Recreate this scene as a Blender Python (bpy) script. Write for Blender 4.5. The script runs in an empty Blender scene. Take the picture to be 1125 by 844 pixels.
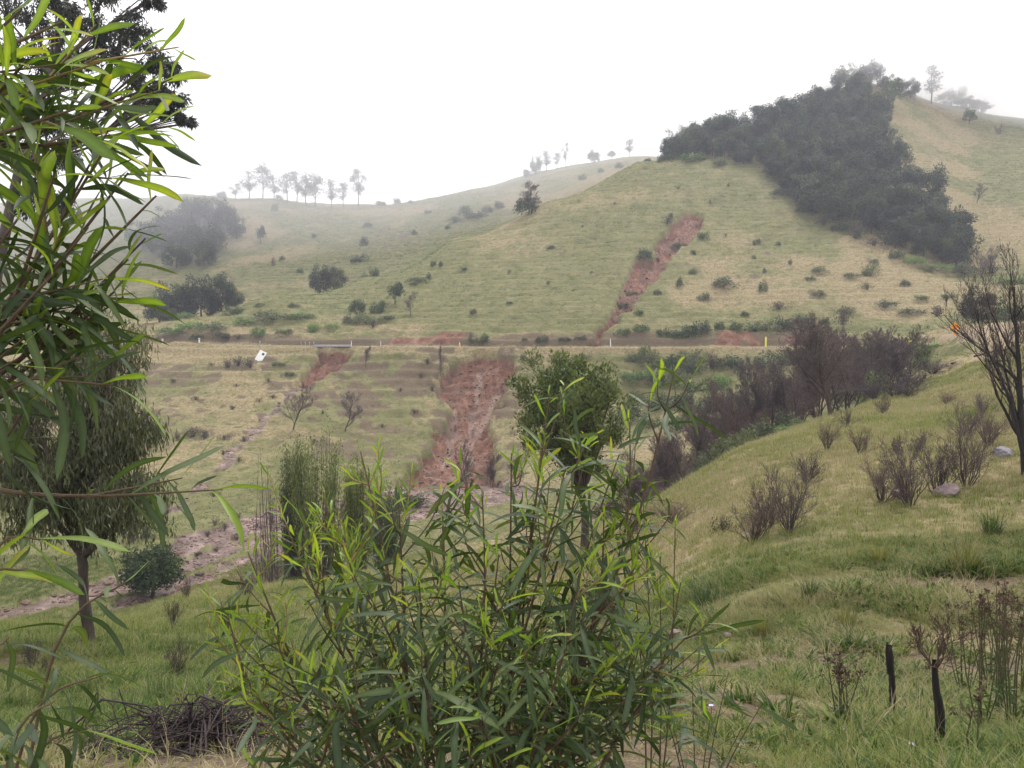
import bpy, math, random
import numpy as np
from mathutils import Vector, Matrix, Quaternion
random.seed(7)
RNG = np.random.default_rng(7)
SC = bpy.context.scene
COL = SC.collection
R = math.radians

# ------------------------------------------------------------------ camera
F, PITCH = 880.0, R(2.4)                       # focal length in photo pixels (1125 x 844), tilt below the horizon
cam_d = bpy.data.cameras.new('camera'); cam = bpy.data.objects.new('camera', cam_d); COL.objects.link(cam)
cam_d.sensor_width = 36; cam_d.lens = F / 1125 * 36; cam_d.clip_start = 0.05; cam_d.clip_end = 4000
cam.location = (0, 0, 0); cam.rotation_euler = (R(90) - PITCH, 0, 0)
SC.camera = cam

# ------------------------------------------------------------------ sky and sun: bright low overcast
W = bpy.data.worlds.new('World'); SC.world = W; W.use_nodes = True
nt = W.node_tree; nt.nodes.clear()
wo = nt.nodes.new('ShaderNodeOutputWorld'); bg = nt.nodes.new('ShaderNodeBackground')
sk = nt.nodes.new('ShaderNodeTexSky'); sk.sky_type = 'NISHITA'; sk.sun_disc = False
SUN_EL, SUN_AZ = R(62), R(25)
sk.sun_elevation = SUN_EL; sk.sun_rotation = SUN_AZ; sk.dust_density = 6
mx = nt.nodes.new('ShaderNodeMix'); mx.data_type = 'RGBA'; mx.inputs[0].default_value = 0.97   # cloud cover
mx.inputs[7].default_value = (8.3, 8.15, 8.0, 1)
nt.links.new(sk.outputs[0], mx.inputs[6]); nt.links.new(mx.outputs[2], bg.inputs[0])
bg.inputs[1].default_value = 0.085
nt.links.new(bg.outputs[0], wo.inputs[0])
sd = bpy.data.lights.new('sun', 'SUN'); sun = bpy.data.objects.new('sun', sd); COL.objects.link(sun)
sd.energy = 1.5; sd.angle = R(24); sd.color = (1, .965, .9)
sun.rotation_euler = (R(90) - SUN_EL, 0, -SUN_AZ + math.pi)
sun.rotation_euler = Vector((-math.sin(SUN_AZ) * math.cos(SUN_EL), -math.cos(SUN_AZ) * math.cos(SUN_EL), -math.sin(SUN_EL))).to_track_quat('-Z', 'Y').to_euler()
vs = SC.view_settings; vs.view_transform = 'Standard'; vs.look = 'None'; vs.exposure = 1.26; vs.gamma = 1; vs.use_curve_mapping = False
SC.render.engine = 'CYCLES'
cy = SC.cycles; cy.use_denoising = True; cy.max_bounces = 7; cy.diffuse_bounces = 2; cy.glossy_bounces = 1
cy.transmission_bounces = 3; cy.volume_bounces = 4; cy.transparent_max_bounces = 6; cy.sample_clamp_indirect = 6
cy.use_adaptive_sampling = True; cy.adaptive_threshold = 0.02

# ------------------------------------------------------------------ helpers: objects
def tag(o, label=None, cat=None, group=None, kind=None):
    if label: o['label'] = label
    if cat: o['category'] = cat
    if group: o['group'] = group
    if kind: o['kind'] = kind
    return o
def empty(name, loc=(0, 0, 0), rz=0, s=1):
    o = bpy.data.objects.new(name, None); COL.objects.link(o); o.location = loc
    o.rotation_euler = (0, 0, rz); o.scale = (s, s, s) if np.isscalar(s) else s; o.empty_display_size = .1
    return o
def mesh(name, V, Fc, mat=None, smooth=False, attrs=None):
    V = np.asarray(V, np.float32).reshape(-1, 3); Fc = np.asarray(Fc, np.int32); k = Fc.shape[1]
    me = bpy.data.meshes.new(name); me.vertices.add(len(V)); me.vertices.foreach_set('co', V.ravel())
    me.loops.add(Fc.size); me.loops.foreach_set('vertex_index', Fc.ravel())
    me.polygons.add(len(Fc)); me.polygons.foreach_set('loop_start', np.arange(0, Fc.size, k, dtype=np.int32))
    if smooth: me.polygons.foreach_set('use_smooth', np.ones(len(Fc), bool))
    for n, a in (attrs or {}).items():
        at = me.attributes.new(n, 'FLOAT', 'POINT'); at.data.foreach_set('value', np.asarray(a, np.float32))
    if mat: me.materials.append(mat)
    me.update(calc_edges=True); me.validate(verbose=False)
    return me
def obj(name, me, parent=None):
    o = bpy.data.objects.new(name, me); COL.objects.link(o)
    if parent: o.parent = parent
    return o
def copy_tree(o, parent=None):
    c = o.copy(); COL.objects.link(c); c.parent = parent
    for ch in list(o.children): copy_tree(ch, c)
    return c

# ------------------------------------------------------------------ helpers: noise
def _h(ix, iy, s):
    n = (ix.astype(np.int64) * 374761393 + iy.astype(np.int64) * 668265263 + s * 1274126177) & 0x7fffffff
    n = ((n ^ (n >> 13)) * 1274126177) & 0x7fffffff
    return ((n ^ (n >> 16)) & 0xffff) / 65535.0
def vnoise(x, y, s=0):
    x = np.asarray(x, float); y = np.asarray(y, float)
    ix, iy = np.floor(x), np.floor(y); fx, fy = x - ix, y - iy
    fx = fx * fx * (3 - 2 * fx); fy = fy * fy * (3 - 2 * fy)
    a, b = _h(ix, iy, s), _h(ix + 1, iy, s); c, d = _h(ix, iy + 1, s), _h(ix + 1, iy + 1, s)
    return (a + (b - a) * fx) * (1 - fy) + (c + (d - c) * fx) * fy
def fbm(x, y, s=0, o=4):
    t, a, n = 0, .5, 0
    for i in range(o):
        t = t + a * (vnoise(x * 2 ** i, y * 2 ** i, s + i) - .5); n += a; a *= .5
    return t / n * 2            # about -1 .. 1
def sstep(a, b, x):
    t = np.clip((x - a) / (b - a), 0, 1); return t * t * (3 - 2 * t)

# ------------------------------------------------------------------ photo pixel -> direction (u = x/y, v = z/y)
CP, SP = math.cos(PITCH), math.sin(PITCH)
def uv(px, py):
    cx, cyy = (px - 562.5) / F, (422 - py) / F
    dy = CP + cyy * SP
    return cx / dy, (-SP + cyy * CP) / dy
def proj(x, y, z):                              # world -> photo pixel
    c = y * CP - z * SP; h = y * SP + z * CP
    return 562.5 + F * x / c, 422 - F * h / c
def at(px, py, d):
    u, v = uv(px, py); return Vector((u * d, d, v * d))

# ------------------------------------------------------------------ terrain heights: survey points (column, distance, row | height)
T = {}
NEAR = [(1.2, 'z', -1.6), (2, 'z', -1.72), (3.2, 'z', -1.98)]
T[-250] = [(6, 'z', -3), (10, 'z', -4.4), (16, 'z', -6), (28, 'z', -9.6), (40, 'z', -15), (55, 'z', -18), (80, 'z', -18), (110, 'z', -16), (140, 'z', -9), (178, 'z', 1.5), (210, 'z', 7), (300, 'z', 22), (420, 'z', 70), (520, 'z', 78)]
T[0] = [(6, 'z', -3), (10, 775), (16, 712), (28, 694), (40, 'z', -15.5), (52, 'z', -17.5), (66, 'z', -17.8), (85, 'z', -17.3), (100, 'z', -16), (130, 'z', -9.6), (172, 'z', .9), (200, 'z', 5), (240, 'z', 9), (300, 'z', 19), (420, 225), (520, 'z', 80)]
T[100] = [(6, 'z', -3), (10, 772), (16, 707), (28, 688), (40, 'z', -15.3), (53, 'z', -17.4), (66, 'z', -17.7), (85, 'z', -17.2), (100, 'z', -16), (130, 450), (170, 'z', 1), (186, 'z', 5.5), (205, 'z', 6), (240, 'z', 9), (300, 'z', 24), (420, 218), (520, 'z', 82)]
T[200] = [(6, 'z', -2.9), (10, 765), (16, 714), (24, 682), (34, 660), (45, 'z', -15.5), (57, 'z', -17.5), (72, 'z', -17.6), (85, 'z', -17), (100, 522), (130, 450), (167, 378), (185, 350), (200, 'z', 6.5), (225, 'z', 8), (260, 335), (330, 275), (410, 215), (480, 'z', 82)]
T[300] = [(6, 'z', -2.85), (10, 758), (20, 692), (34, 645), (45, 'z', -14), (60, 'z', -17.5), (85, 'z', -17.3), (105, 515), (130, 452), (161, 379), (180, 350), (205, 325), (225, 'z', 12), (265, 318), (330, 270), (410, 219), (480, 'z', 82)]
T[400] = [(6, 'z', -2.8), (12, 735), (22, 680), (34, 633), (45, 'z', -13), (60, 'z', -17), (90, 'z', -17), (115, 500), (135, 450), (159, 381), (167, 365), (195, 335), (228, 303), (250, 'z', 17), (280, 300), (340, 262), (420, 225), (490, 'z', 80)]
T[500] = [(6, 'z', -2.75), (12, 730), (22, 668), (34, 615), (45, 'z', -12), (65, 'z', -17), (95, 'z', -17.2), (118, 505), (140, 442), (157, 382), (164, 364), (195, 325), (225, 285), (250, 263), (275, 'z', 32), (300, 'z', 40), (350, 240), (420, 213), (500, 'z', 88)]
T[600] = [(6, 'z', -2.7), (12, 725), (22, 652), (36, 598), (50, 'z', -12.5), (70, 'z', -16.5), (100, 'z', -16.5), (130, 468), (155, 382), (163, 362), (190, 320), (225, 265), (255, 229), (270, 223), (295, 'z', 49), (320, 'z', 55), (370, 212), (430, 188), (510, 'z', 102)]
T[700] = [(6, 'z', -2.65), (10, 745), (20, 650), (38, 562), (55, 'z', -12.5), (80, 'z', -15.5), (110, 'z', -12.5), (135, 445), (152, 382), (160, 362), (185, 325), (220, 265), (255, 210), (285, 179), (310, 'z', 68), (350, 'z', 77), (435, 173), (520, 'z', 110)]
T[800] = [(6, 'z', -2.65), (10, 730), (18, 615), (30, 545), (45, 502), (60, 'z', -9.5), (85, 'z', -12), (115, 'z', -10), (135, 425), (151, 381), (158, 362), (180, 330), (215, 270), (250, 215), (285, 172), (315, 150), (350, 'z', 92), (430, 'z', 102)]
T[900] = [(5, 'z', -2.5), (8, 762), (12, 680), (18, 590), (30, 510), (55, 462), (68, 'z', -6.5), (88, 'z', -8.5), (112, 'z', -6.5), (132, 400), (149, 380), (156, 362), (175, 327), (200, 287), (240, 222), (280, 167), (320, 127), (350, 105), (390, 'z', 120), (450, 'z', 122)]
T[950] = [(350, 101), (378, 93), (420, 'z', 131)]
T[1000] = [(5, 'z', -2.5), (8, 770), (12, 676), (18, 580), (30, 497), (50, 449), (70, 'z', -3.2), (90, 'z', -3.0), (108, 'z', -1), (128, 'z', 1.8), (150, 362), (172, 330), (200, 287), (240, 224), (280, 178), (330, 127), (365, 104), (400, 'z', 122)]
T[1060] = [(30, 487), (50, 436), (70, 400), (90, 369), (98, 362), (115, 'z', 3.2), (140, 'z', 5), (170, 325), (200, 297), (240, 242), (290, 182), (340, 139), (370, 118), (410, 'z', 116)]
T[1125] = [(5, 'z', -2.5), (8, 768), (12, 670), (18, 570), (30, 475), (50, 416), (70, 379), (85, 363), (100, 'z', 3.1), (130, 'z', 5.5), (170, 318), (200, 285), (250, 226), (310, 166), (350, 141), (375, 131), (420, 'z', 110)]
T[1400] = [(5, 'z', -2.3), (12, 'z', -2.8), (30, 'z', -1.2), (70, 'z', 3), (85, 'z', 3.6), (110, 'z', 5), (150, 'z', 14), (200, 'z', 30), (300, 'z', 70), (380, 'z', 98), (450, 'z', 92)]
pts = []
for px, rows in T.items():
    rows = (NEAR if px != 950 and px != 1060 else []) + rows + ([(650, 'z', 60), (950, 'z', 30)] if px not in (950, 1060) else [])
    for r in rows:
        if r[1] == 'z': u = (px - 562.5) / F; v = r[2] / r[0]
        else: u, v = uv(px, r[1])
        pts.append((u, math.log(r[0]), v))
pts = np.array(pts); UK = 2.6
_A = np.c_[pts[:, 0] * UK, pts[:, 1]]
def _phi(r2): return .5 * r2 * np.log(np.maximum(r2, 1e-12))
n_ = len(_A)
_D = _phi(((_A[:, None] - _A[None]) ** 2).sum(2)) + np.eye(n_) * 2e-4
_P = np.c_[np.ones(n_), _A]
_S = np.linalg.solve(np.block([[_D, _P], [_P.T, np.zeros((3, 3))]]), np.r_[pts[:, 2], 0, 0, 0])
def H0(x, y):
    x = np.atleast_1d(np.asarray(x, float)); y = np.atleast_1d(np.asarray(y, float))
    d = np.maximum(y, 1.2); u = np.clip(x / d, -.95, .95); out = np.empty(len(d))
    q = np.c_[u * UK, np.log(d)]
    for i in range(0, len(q), 60000):
        b = q[i:i + 60000]; r2 = (b ** 2).sum(1)[:, None] + (_A ** 2).sum(1)[None] - 2 * b @ _A.T
        out[i:i + 60000] = _phi(np.maximum(r2, 0)) @ _S[:n_] + _S[n_] + b @ _S[n_ + 1:]
    return out * d
# road on its bench: centre line (column, distance, height)
ROADP = [(-350, 195, 2.6), (-150, 184, 1.9), (0, 175, 1.5), (100, 170, 1.3), (200, 166, 1.15), (300, 161, .95), (400, 158.5, .75), (500, 156.5, .6), (600, 154.5, .5), (700, 152.5, .5), (800, 151, .55), (870, 149, .65), (930, 143, .9), (985, 131, 1.6), (1030, 115, 2.5), (1072, 103, 3.0), (1140, 94, 3.3), (1300, 84, 3.8), (1500, 76, 4.2)]
_rp = np.array([((px - 562.5) / F * d, d, z) for px, d, z in ROADP])
_t = np.linspace(0, len(_rp) - 1, 400)
def catmull(P, t):
    P = np.asarray(P, float); i = np.clip(np.floor(t).astype(int), 0, len(P) - 2); f = (t - i)[:, None]
    g = lambda k: P[np.clip(k, 0, len(P) - 1)]
    a, b, c, d = g(i - 1), g(i), g(i + 1), g(i + 2)
    return .5 * (2 * b + (c - a) * f + (2 * a - 5 * b + 4 * c - d) * f ** 2 + (3 * b - a - 3 * c + d) * f ** 3)
ROAD = catmull(_rp, _t)
def road_dist(x, y):
    x = np.asarray(x, float); y = np.asarray(y, float)
    best = np.full(len(x), 1e9); z = np.zeros(len(x))
    near = np.where((y > 60) & (y < 205))[0]
    for k in range(0, len(ROAD)):
        d2 = (x[near] - ROAD[k, 0]) ** 2 + (y[near] - ROAD[k, 1]) ** 2
        m = d2 < best[near]; idx = near[m]; best[idx] = d2[m]; z[idx] = ROAD[k, 2]
    return np.sqrt(best), z
def inpoly_sd(x, y, P):                          # signed distance to a polygon on the ground, inside positive
    P = np.asarray(P); best = np.full(len(x), 1e9); ins = np.zeros(len(x), bool)
    for i in range(len(P)):
        a, b = P[i - 1], P[i]; e = b - a; L = e @ e + 1e-9
        t = np.clip(((x - a[0]) * e[0] + (y - a[1]) * e[1]) / L, 0, 1)
        best = np.minimum(best, np.hypot(x - a[0] - t * e[0], y - a[1] - t * e[1]))
        c = (a[1] > y) != (b[1] > y)
        ins ^= c & (x < (b[0] - a[0]) * (y - a[1]) / (b[1] - a[1] + 1e-12) + a[0])
    return np.where(ins, best, -best)
def H1(x, y, z=None):                            # with the road bench
    z = H0(x, y) if z is None else z; x = np.atleast_1d(np.asarray(x, float)); y = np.atleast_1d(np.asarray(y, float))
    rd, rz = road_dist(x, y); e = np.maximum(rd - 3.0, 0)
    wob = 1 + .3 * fbm(x * .12, y * .12, 5, 3)
    return np.clip(z, rz - e * .75 * wob, rz + e * 1.25 * wob)
def hit0(px, py, d0, d1, fn=None):
    u, v = uv(px, py); d = np.linspace(d0, d1, 700); g = (fn or H1)(u * d, d)
    k = np.where(v * d <= g)[0]; k = k[0] if len(k) else len(d) - 1
    return np.array((u * d[k], d[k]))
def poly(L, d0, d1): return np.array([hit0(a, b, d0, d1) for a, b in L])
SLIDE_UP = poly([(772, 240), (766, 233), (750, 233), (736, 247), (724, 261), (714, 274), (718, 284), (700, 287), (690, 300), (684, 316), (677, 333), (663, 352), (649, 372), (645, 379), (657, 379), (666, 364), (680, 347), (696, 333), (712, 315), (726, 300), (734, 286), (750, 273), (762, 258), (771, 248)], 154, 280)
SLIDE_DN = poly([(496, 391), (530, 388), (556, 392), (568, 410), (562, 425), (545, 446), (540, 470), (548, 500), (552, 530), (500, 532), (440, 532), (442, 522), (464, 508), (474, 488), (480, 470), (494, 452), (484, 436), (483, 420), (488, 405)], 95, 156)
WASH = poly([(352, 383.5), (388, 383.5), (386, 392), (372, 404), (352, 416), (332, 424), (322, 424), (334, 410), (344, 396)], 120, 160)
TRAIL = poly([(336, 414), (350, 416), (318, 440), (280, 482), (250, 512), (222, 540), (196, 566), (180, 566), (206, 536), (240, 504), (270, 472), (304, 438)], 85, 158)
MUD1 = poly([(-60, 700), (-60, 682), (0, 665), (60, 652), (118, 636), (150, 606), (200, 586), (250, 572), (300, 558), (380, 545), (460, 528), (560, 520), (600, 540), (520, 562), (420, 578), (330, 588), (290, 586), (240, 596), (196, 614), (160, 640), (110, 655), (60, 668), (0, 686)], 47, 112)
MUD2 = poly([(100, 676), (130, 658), (185, 638), (225, 622), (268, 606), (330, 588), (345, 596), (280, 618), (230, 634), (190, 650), (165, 664)], 47, 95)
MUD3 = poly([(150, 645), (196, 614), (240, 596), (290, 586), (345, 590), (268, 606), (225, 624), (185, 642)], 47, 100)
MUDS = [MUD1, MUD2, MUD3]
CHAN = [poly(q, 95, 156) for q in ([(527, 400), (524, 430), (520, 455), (514, 475), (518, 490), (502, 505), (470, 516), (446, 527)], [(492, 460), (508, 470), (516, 488)], [(545, 420), (532, 450), (518, 470)], [(500, 440), (496, 470), (486, 500)])]
RED = poly([(428, 379), (432, 364), (470, 360), (512, 366), (512, 379)], 150, 175), poly([(790, 380), (792, 362), (832, 362), (834, 380)], 145, 172), poly([(866, 380), (870, 364), (890, 364), (890, 380)], 140, 172)
GULLY = poly([(960, 268), (1000, 285), (1060, 300), (1125, 310), (1125, 300), (1066, 288), (1000, 272)], 150, 260)
def masks(x, y, z0=None):
    x = np.asarray(x, float); y = np.asarray(y, float)
    w1 = fbm(x * .45, y * .45, 11, 4); w2 = fbm(x * .1, y * .1, 21, 3)
    m = {}
    m['slide'] = np.maximum.reduce([sstep(-.5, .5, inpoly_sd(x, y, p) + w1 * k) for p, k in ((SLIDE_UP, 1.8), (SLIDE_DN, 2.2), (WASH, .8))])
    mud = np.maximum.reduce([sstep(-.6, .6, inpoly_sd(x, y, p) + w1 * 1.5 + w2) for p in MUDS])
    m['mud'] = np.maximum(mud, .68 * sstep(-.5, .7, inpoly_sd(x, y, TRAIL) + w1 * 1.6 - .2))
    ch = np.zeros(len(x))
    for L_ in CHAN:
        for a, b in zip(L_[:-1], L_[1:]):
            e = b - a; t = np.clip(((x - a[0]) * e[0] + (y - a[1]) * e[1]) / (e @ e + 1e-9), 0, 1); ch = np.maximum(ch, .8 * sstep(1.0, .2, np.hypot(x - a[0] - t * e[0], y - a[1] - t * e[1]) + .9 * w1))
    m['chan'] = ch
    rd, rz = road_dist(x, y)
    m['road'] = sstep(3.1, 2.5, rd + w1 * .5)
    z0 = H0(x, y) if z0 is None else z0
    m['cut'] = sstep(3.0, 3.6, rd) * sstep(8.5, 5.0, rd + w1 * 1.5) * sstep(.2, 1.2, z0 - rz) * np.clip(np.maximum.reduce([sstep(-1, 1, inpoly_sd(x, y, p_) + w1 * 2.6) for p_ in RED]) + .35 * sstep(.1, .5, w2 + .4 * w1), 0, 1)
    m['bank'] = sstep(2.8, 3.4, rd) * sstep(8.0, 5.0, rd + w1 * 2) * sstep(.1, .8, z0 - rz)
    return m
MICRO = [(.9, .16, 31), (3.1, .045, 41)]
def H(x, y, full=False):
    x = np.atleast_1d(np.asarray(x, float)); y = np.atleast_1d(np.asarray(y, float))
    z0 = H0(x, y); z = H1(x, y, z0); m = masks(x, y, z0)
    far = sstep(12, 90, y); nat = 1 - m['road']
    z = z + nat * far * (1.1 * fbm(x * .045, y * .045, 3, 3) * sstep(100, 200, y) + .35 * fbm(x * .22, y * .22, 4, 3))
    z = z + nat * (.05 + .07 * far) * fbm(x * 1.1, y * 1.1, 6, 3)
    terr = np.sin(z * 4.2 + 3 * fbm(x * .05, y * .05, 8, 2))       # stock tracks along the contours
    z = z + nat * far * .22 * terr * (1 - m['mud'])
    ero = np.abs(fbm(x * .35 + 2 * fbm(x * .2, y * .2, 51), y * .12, 50, 3))
    z = z - m['slide'] * (1.8 + 2.6 * ero) - m['chan'] * m['slide'] * .5 - m['mud'] * (.35 + .3 * ero) - m['cut'] * .5 * ero
    return (z, m) if full else z

# ------------------------------------------------------------------ helpers: materials
def nodes(name):
    m = bpy.data.materials.new(name); m.use_nodes = True; n = m.node_tree; n.nodes.clear()
    o = n.nodes.new('ShaderNodeOutputMaterial'); return m, n, o
def N(n, t, **k):
    x = n.nodes.new('ShaderNode' + t)
    for a, b in k.items(): setattr(x, a, b)
    return x
def ramp(n, src, stops):
    r = N(n, 'ValToRGB'); e = r.color_ramp.elements
    e[0].position, e[0].color = stops[0][0], (*stops[0][1], 1); e[1].position, e[1].color = stops[-1][0], (*stops[-1][1], 1)
    for p, c in stops[1:-1]:
        q = e.new(p); q.color = (*c, 1)
    if src is not None: n.links.new(src, r.inputs[0])
    return r
def mixc(n, f, a, b, bt='MIX'):
    m = N(n, 'Mix', data_type='RGBA', blend_type=bt)
    for s, v in ((0, f), (6, a), (7, b)):
        if isinstance(v, (int, float)): m.inputs[s].default_value = v
        elif isinstance(v, tuple): m.inputs[s].default_value = (*v, 1)
        else: n.links.new(v, m.inputs[s])
    return m.outputs[2]
def tex(n, scale, det=4, vec=None, rough=.55, map_scale=None):
    t = N(n, 'TexNoise'); t.inputs['Scale'].default_value = scale; t.inputs['Detail'].default_value = det; t.inputs['Roughness'].default_value = rough
    c = vec
    if c is None:
        g = N(n, 'NewGeometry'); c = g.outputs['Position']
    if map_scale:
        mp = N(n, 'Mapping'); mp.inputs['Scale'].default_value = map_scale; n.links.new(c, mp.inputs[0]); c = mp.outputs[0]
    n.links.new(c, t.inputs['Vector']); return t.outputs['Fac']
def leaf_mat(name, cols, rough=.5, spec=.35, trans=.3, var='rand', tint=None, shade=1.0, attr=None):
    """foliage: colour runs over cols by per-object / per-leaf chance; part of the light passes through the leaf"""
    m, n, o = nodes(name)
    if var == 'attr': src = N(n, 'Attribute', attribute_name='tone').outputs['Fac']
    elif var == 'inst': src = N(n, 'Attribute', attribute_name='tone', attribute_type='INSTANCER').outputs['Fac']
    else:
        oi = N(n, 'ObjectInfo'); src = oi.outputs['Random']
    r = ramp(n, src, [(i / max(1, len(cols) - 1), c) for i, c in enumerate(cols)]).outputs[0]
    c = mixc(n, tex(n, 3.0, 3), r, mixc(n, 1.0, r, (.7, .72, .75), 'MULTIPLY'))
    if var == 'attr':                               # each plant has a shade of its own
        c = mixc(n, 1.0, c, ramp(n, N(n, 'ObjectInfo').outputs['Random'], [(0, (.62, .66, .74)), (.5, (1, 1, 1)), (1, (1.55, 1.45, 1.15))]).outputs[0], 'MULTIPLY')
    if tint:
        tp = N(n, 'Attribute', attribute_name='tip').outputs['Fac']; c = mixc(n, tp, c, tint)
    b = N(n, 'BsdfPrincipled'); n.links.new(c, b.inputs['Base Color']); b.inputs['Roughness'].default_value = rough
    b.inputs['Specular IOR Level'].default_value = spec
    t = N(n, 'BsdfTranslucent'); n.links.new(mixc(n, 1.0, c, (1.5, 1.5, .7), 'MULTIPLY'), t.inputs[0])
    s = N(n, 'MixShader'); s.inputs[0].default_value = trans
    n.links.new(b.outputs[0], s.inputs[1]); n.links.new(t.outputs[0], s.inputs[2]); n.links.new(s.outputs[0], o.inputs[0])
    return m
def plain_mat(name, a, b, scale=8, rough=.85, bump=.3, map_scale=None, spec=.25, metal=0):
    m, n, o = nodes(name); tc = N(n, 'TexCoord').outputs['Object']
    f = tex(n, scale, 5, tc, .65, map_scale); c = ramp(n, f, [(.3, a), (.7, b)]).outputs[0]
    s = N(n, 'BsdfPrincipled'); n.links.new(c, s.inputs['Base Color']); s.inputs['Roughness'].default_value = rough
    s.inputs['Specular IOR Level'].default_value = spec; s.inputs['Metallic'].default_value = metal
    if bump:
        bm = N(n, 'Bump'); bm.inputs['Strength'].default_value = bump; bm.inputs['Distance'].default_value = .02
        n.links.new(f, bm.inputs['Height']); n.links.new(bm.outputs[0], s.inputs['Normal'])
    n.links.new(s.outputs[0], o.inputs[0]); return m

def ground_material():
    m, n, o = nodes('pasture_ground')
    A = lambda k: N(n, 'Attribute', attribute_name=k).outputs['Fac']
    def br(a, amt=.9, sc=2.5):                         # fray a mask's edge
        f = tex(n, sc, 6, None, .7)
        x = N(n, 'Math', operation='MULTIPLY_ADD'); n.links.new(f, x.inputs[0]); x.inputs[1].default_value = amt; x.inputs[2].default_value = -amt / 2
        y = N(n, 'Math', operation='ADD'); n.links.new(a, y.inputs[0]); n.links.new(x.outputs[0], y.inputs[1])
        return ramp(n, y.outputs[0], [(.38, (0, 0, 0)), (.62, (1, 1, 1))]).outputs[0]
    big = tex(n, .03, 5, None, .6); mid = tex(n, .25, 5, None, .65); fine = tex(n, 2.2, 5, None, .7)
    band = tex(n, .5, 4, None, .6, (.22, .22, 2.6))
    green = ramp(n, mid, [(.3, (.078, .080, .030)), (.5, (.125, .122, .050)), (.72, (.172, .162, .078))]).outputs[0]
    dry = ramp(n, fine, [(.25, (.14, .108, .060)), (.5, (.215, .170, .095)), (.75, (.30, .245, .145))]).outputs[0]
    c = mixc(n, br(A('dry'), 1.2, .6), green, dry)
    c = mixc(n, ramp(n, band, [(.50, (0, 0, 0)), (.72, (.5, .5, .5))]).outputs[0], c, dry)
    c = mixc(n, ramp(n, fine, [(.3, (.55, .55, .55)), (.5, (0, 0, 0))]).outputs[0], c, (.052, .058, .026))
    lit = ramp(n, tex(n, 9, 6, None, .75), [(.3, (.052, .039, .026)), (.55, (.118, .088, .056)), (.8, (.24, .185, .13))]).outputs[0]
    c = mixc(n, br(A('bare'), 1.1, 1.8), c, lit)
    soil = ramp(n, tex(n, .9, 7, None, .72), [(.30, (.052, .027, .021)), (.48, (.138, .062, .042)), (.72, (.225, .120, .082))]).outputs[0]
    soil = mixc(n, ramp(n, tex(n, .8, 5, None, .6, (1, 1, .16)), [(.5, (0, 0, 0)), (.72, (.55, .55, .55))]).outputs[0], soil, (.30, .20, .165))
    soil = mixc(n, A('chan'), soil, ramp(n, tex(n, 1.6, 6, None, .7), [(.3, (.15, .095, .075)), (.7, (.33, .24, .20))]).outputs[0])
    soil = mixc(n, ramp(n, tex(n, .16, 4, None, .6), [(.52, (0, 0, 0)), (.64, (.75, .75, .75))]).outputs[0], soil, mixc(n, tex(n, 3, 5), (.060, .038, .030), (.14, .085, .062)))
    c = mixc(n, br(A('slide'), .7, 1.2), c, soil)
    c = mixc(n, br(A('cut'), .8, 1.0), c, soil)
    mud = ramp(n, tex(n, .55, 8, None, .7), [(.36, (.046, .031, .027)), (.52, (.140, .094, .080)), (.70, (.31, .232, .205))]).outputs[0]
    c = mixc(n, br(A('mud'), .8, 1.1), c, mud)
    sand = ramp(n, fine, [(.3, (.18, .135, .085)), (.7, (.28, .22, .15))]).outputs[0]
    c = mixc(n, br(A('sand'), .9, 1.4), c, sand)
    b = N(n, 'BsdfPrincipled'); n.links.new(c, b.inputs['Base Color'])
    rr = N(n, 'Mix', data_type='FLOAT'); n.links.new(A('mud'), rr.inputs[0]); rr.inputs[2].default_value = .95; rr.inputs[3].default_value = .62
    n.links.new(rr.outputs[0], b.inputs['Roughness']); b.inputs['Specular IOR Level'].default_value = .25
    bm = N(n, 'Bump'); bm.inputs['Strength'].default_value = .9; bm.inputs['Distance'].default_value = .35
    hh = mixc(n, .5, tex(n, 1.4, 6, None, .7), tex(n, .5, 8, None, .75))
    n.links.new(hh, bm.inputs['Height']); n.links.new(bm.outputs[0], b.inputs['Normal'])
    n.links.new(b.outputs[0], o.inputs[0]); return m
M = {}
M['ground'] = ground_material()

# ------------------------------------------------------------------ the ground: one sheet from behind the camera to beyond the ridges
OFF = 6.0
rows = np.unique(np.r_[-5 + np.geomspace(1, 66, 230) - 1, np.arange(61, 145, .62), np.arange(145, 182, .36), np.arange(182, 300, .9), np.arange(300, 440, 1.4), np.geomspace(440, 950, 26)])
us = np.r_[np.linspace(-1.15, -.68, 34)[:-1], np.linspace(-.68, .68, 470), np.linspace(.68, 1.15, 34)[1:]]
UU, DD = np.meshgrid(us, rows); GX = UU * (DD + OFF) ; GY = DD.copy()
gx, gy = GX.ravel(), GY.ravel()
gzv, mk = H(gx, gy, True)
gpx, gpy = proj(gx, np.maximum(gy, .5), gzv)
def dry_mask(x, y):
    """which pasture is cured to straw: the spur facing right of the upper slide, the slope under the road, the brow of the near bank"""
    b = .44 + .80 * fbm(x * .022, y * .022, 61, 3) + .50 * fbm(x * .10, y * .10, 62, 4)
    px = 562.5 + F * x / np.maximum(y, 1)
    b = b + .32 * sstep(690, 760, px) * sstep(1060, 960, px) * sstep(155, 165, y) * sstep(250, 215, y)
    b = b - .26 * sstep(100, 118, y) * sstep(157, 150, y) * sstep(640, 560, px)
    b = b - .25 * sstep(60, 75, y) * sstep(104, 96, y)
    b = b + .20 * sstep(15, 26, y) * sstep(62, 45, y)
    b = b - .22 * sstep(1040, 1090, px) * sstep(170, 200, y)
    b = b - .25 * sstep(250, 270, y) * sstep(640, 560, px) - .12 * sstep(165, 180, y) * sstep(560, 480, px)
    return np.clip(b, 0, 1)
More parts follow.
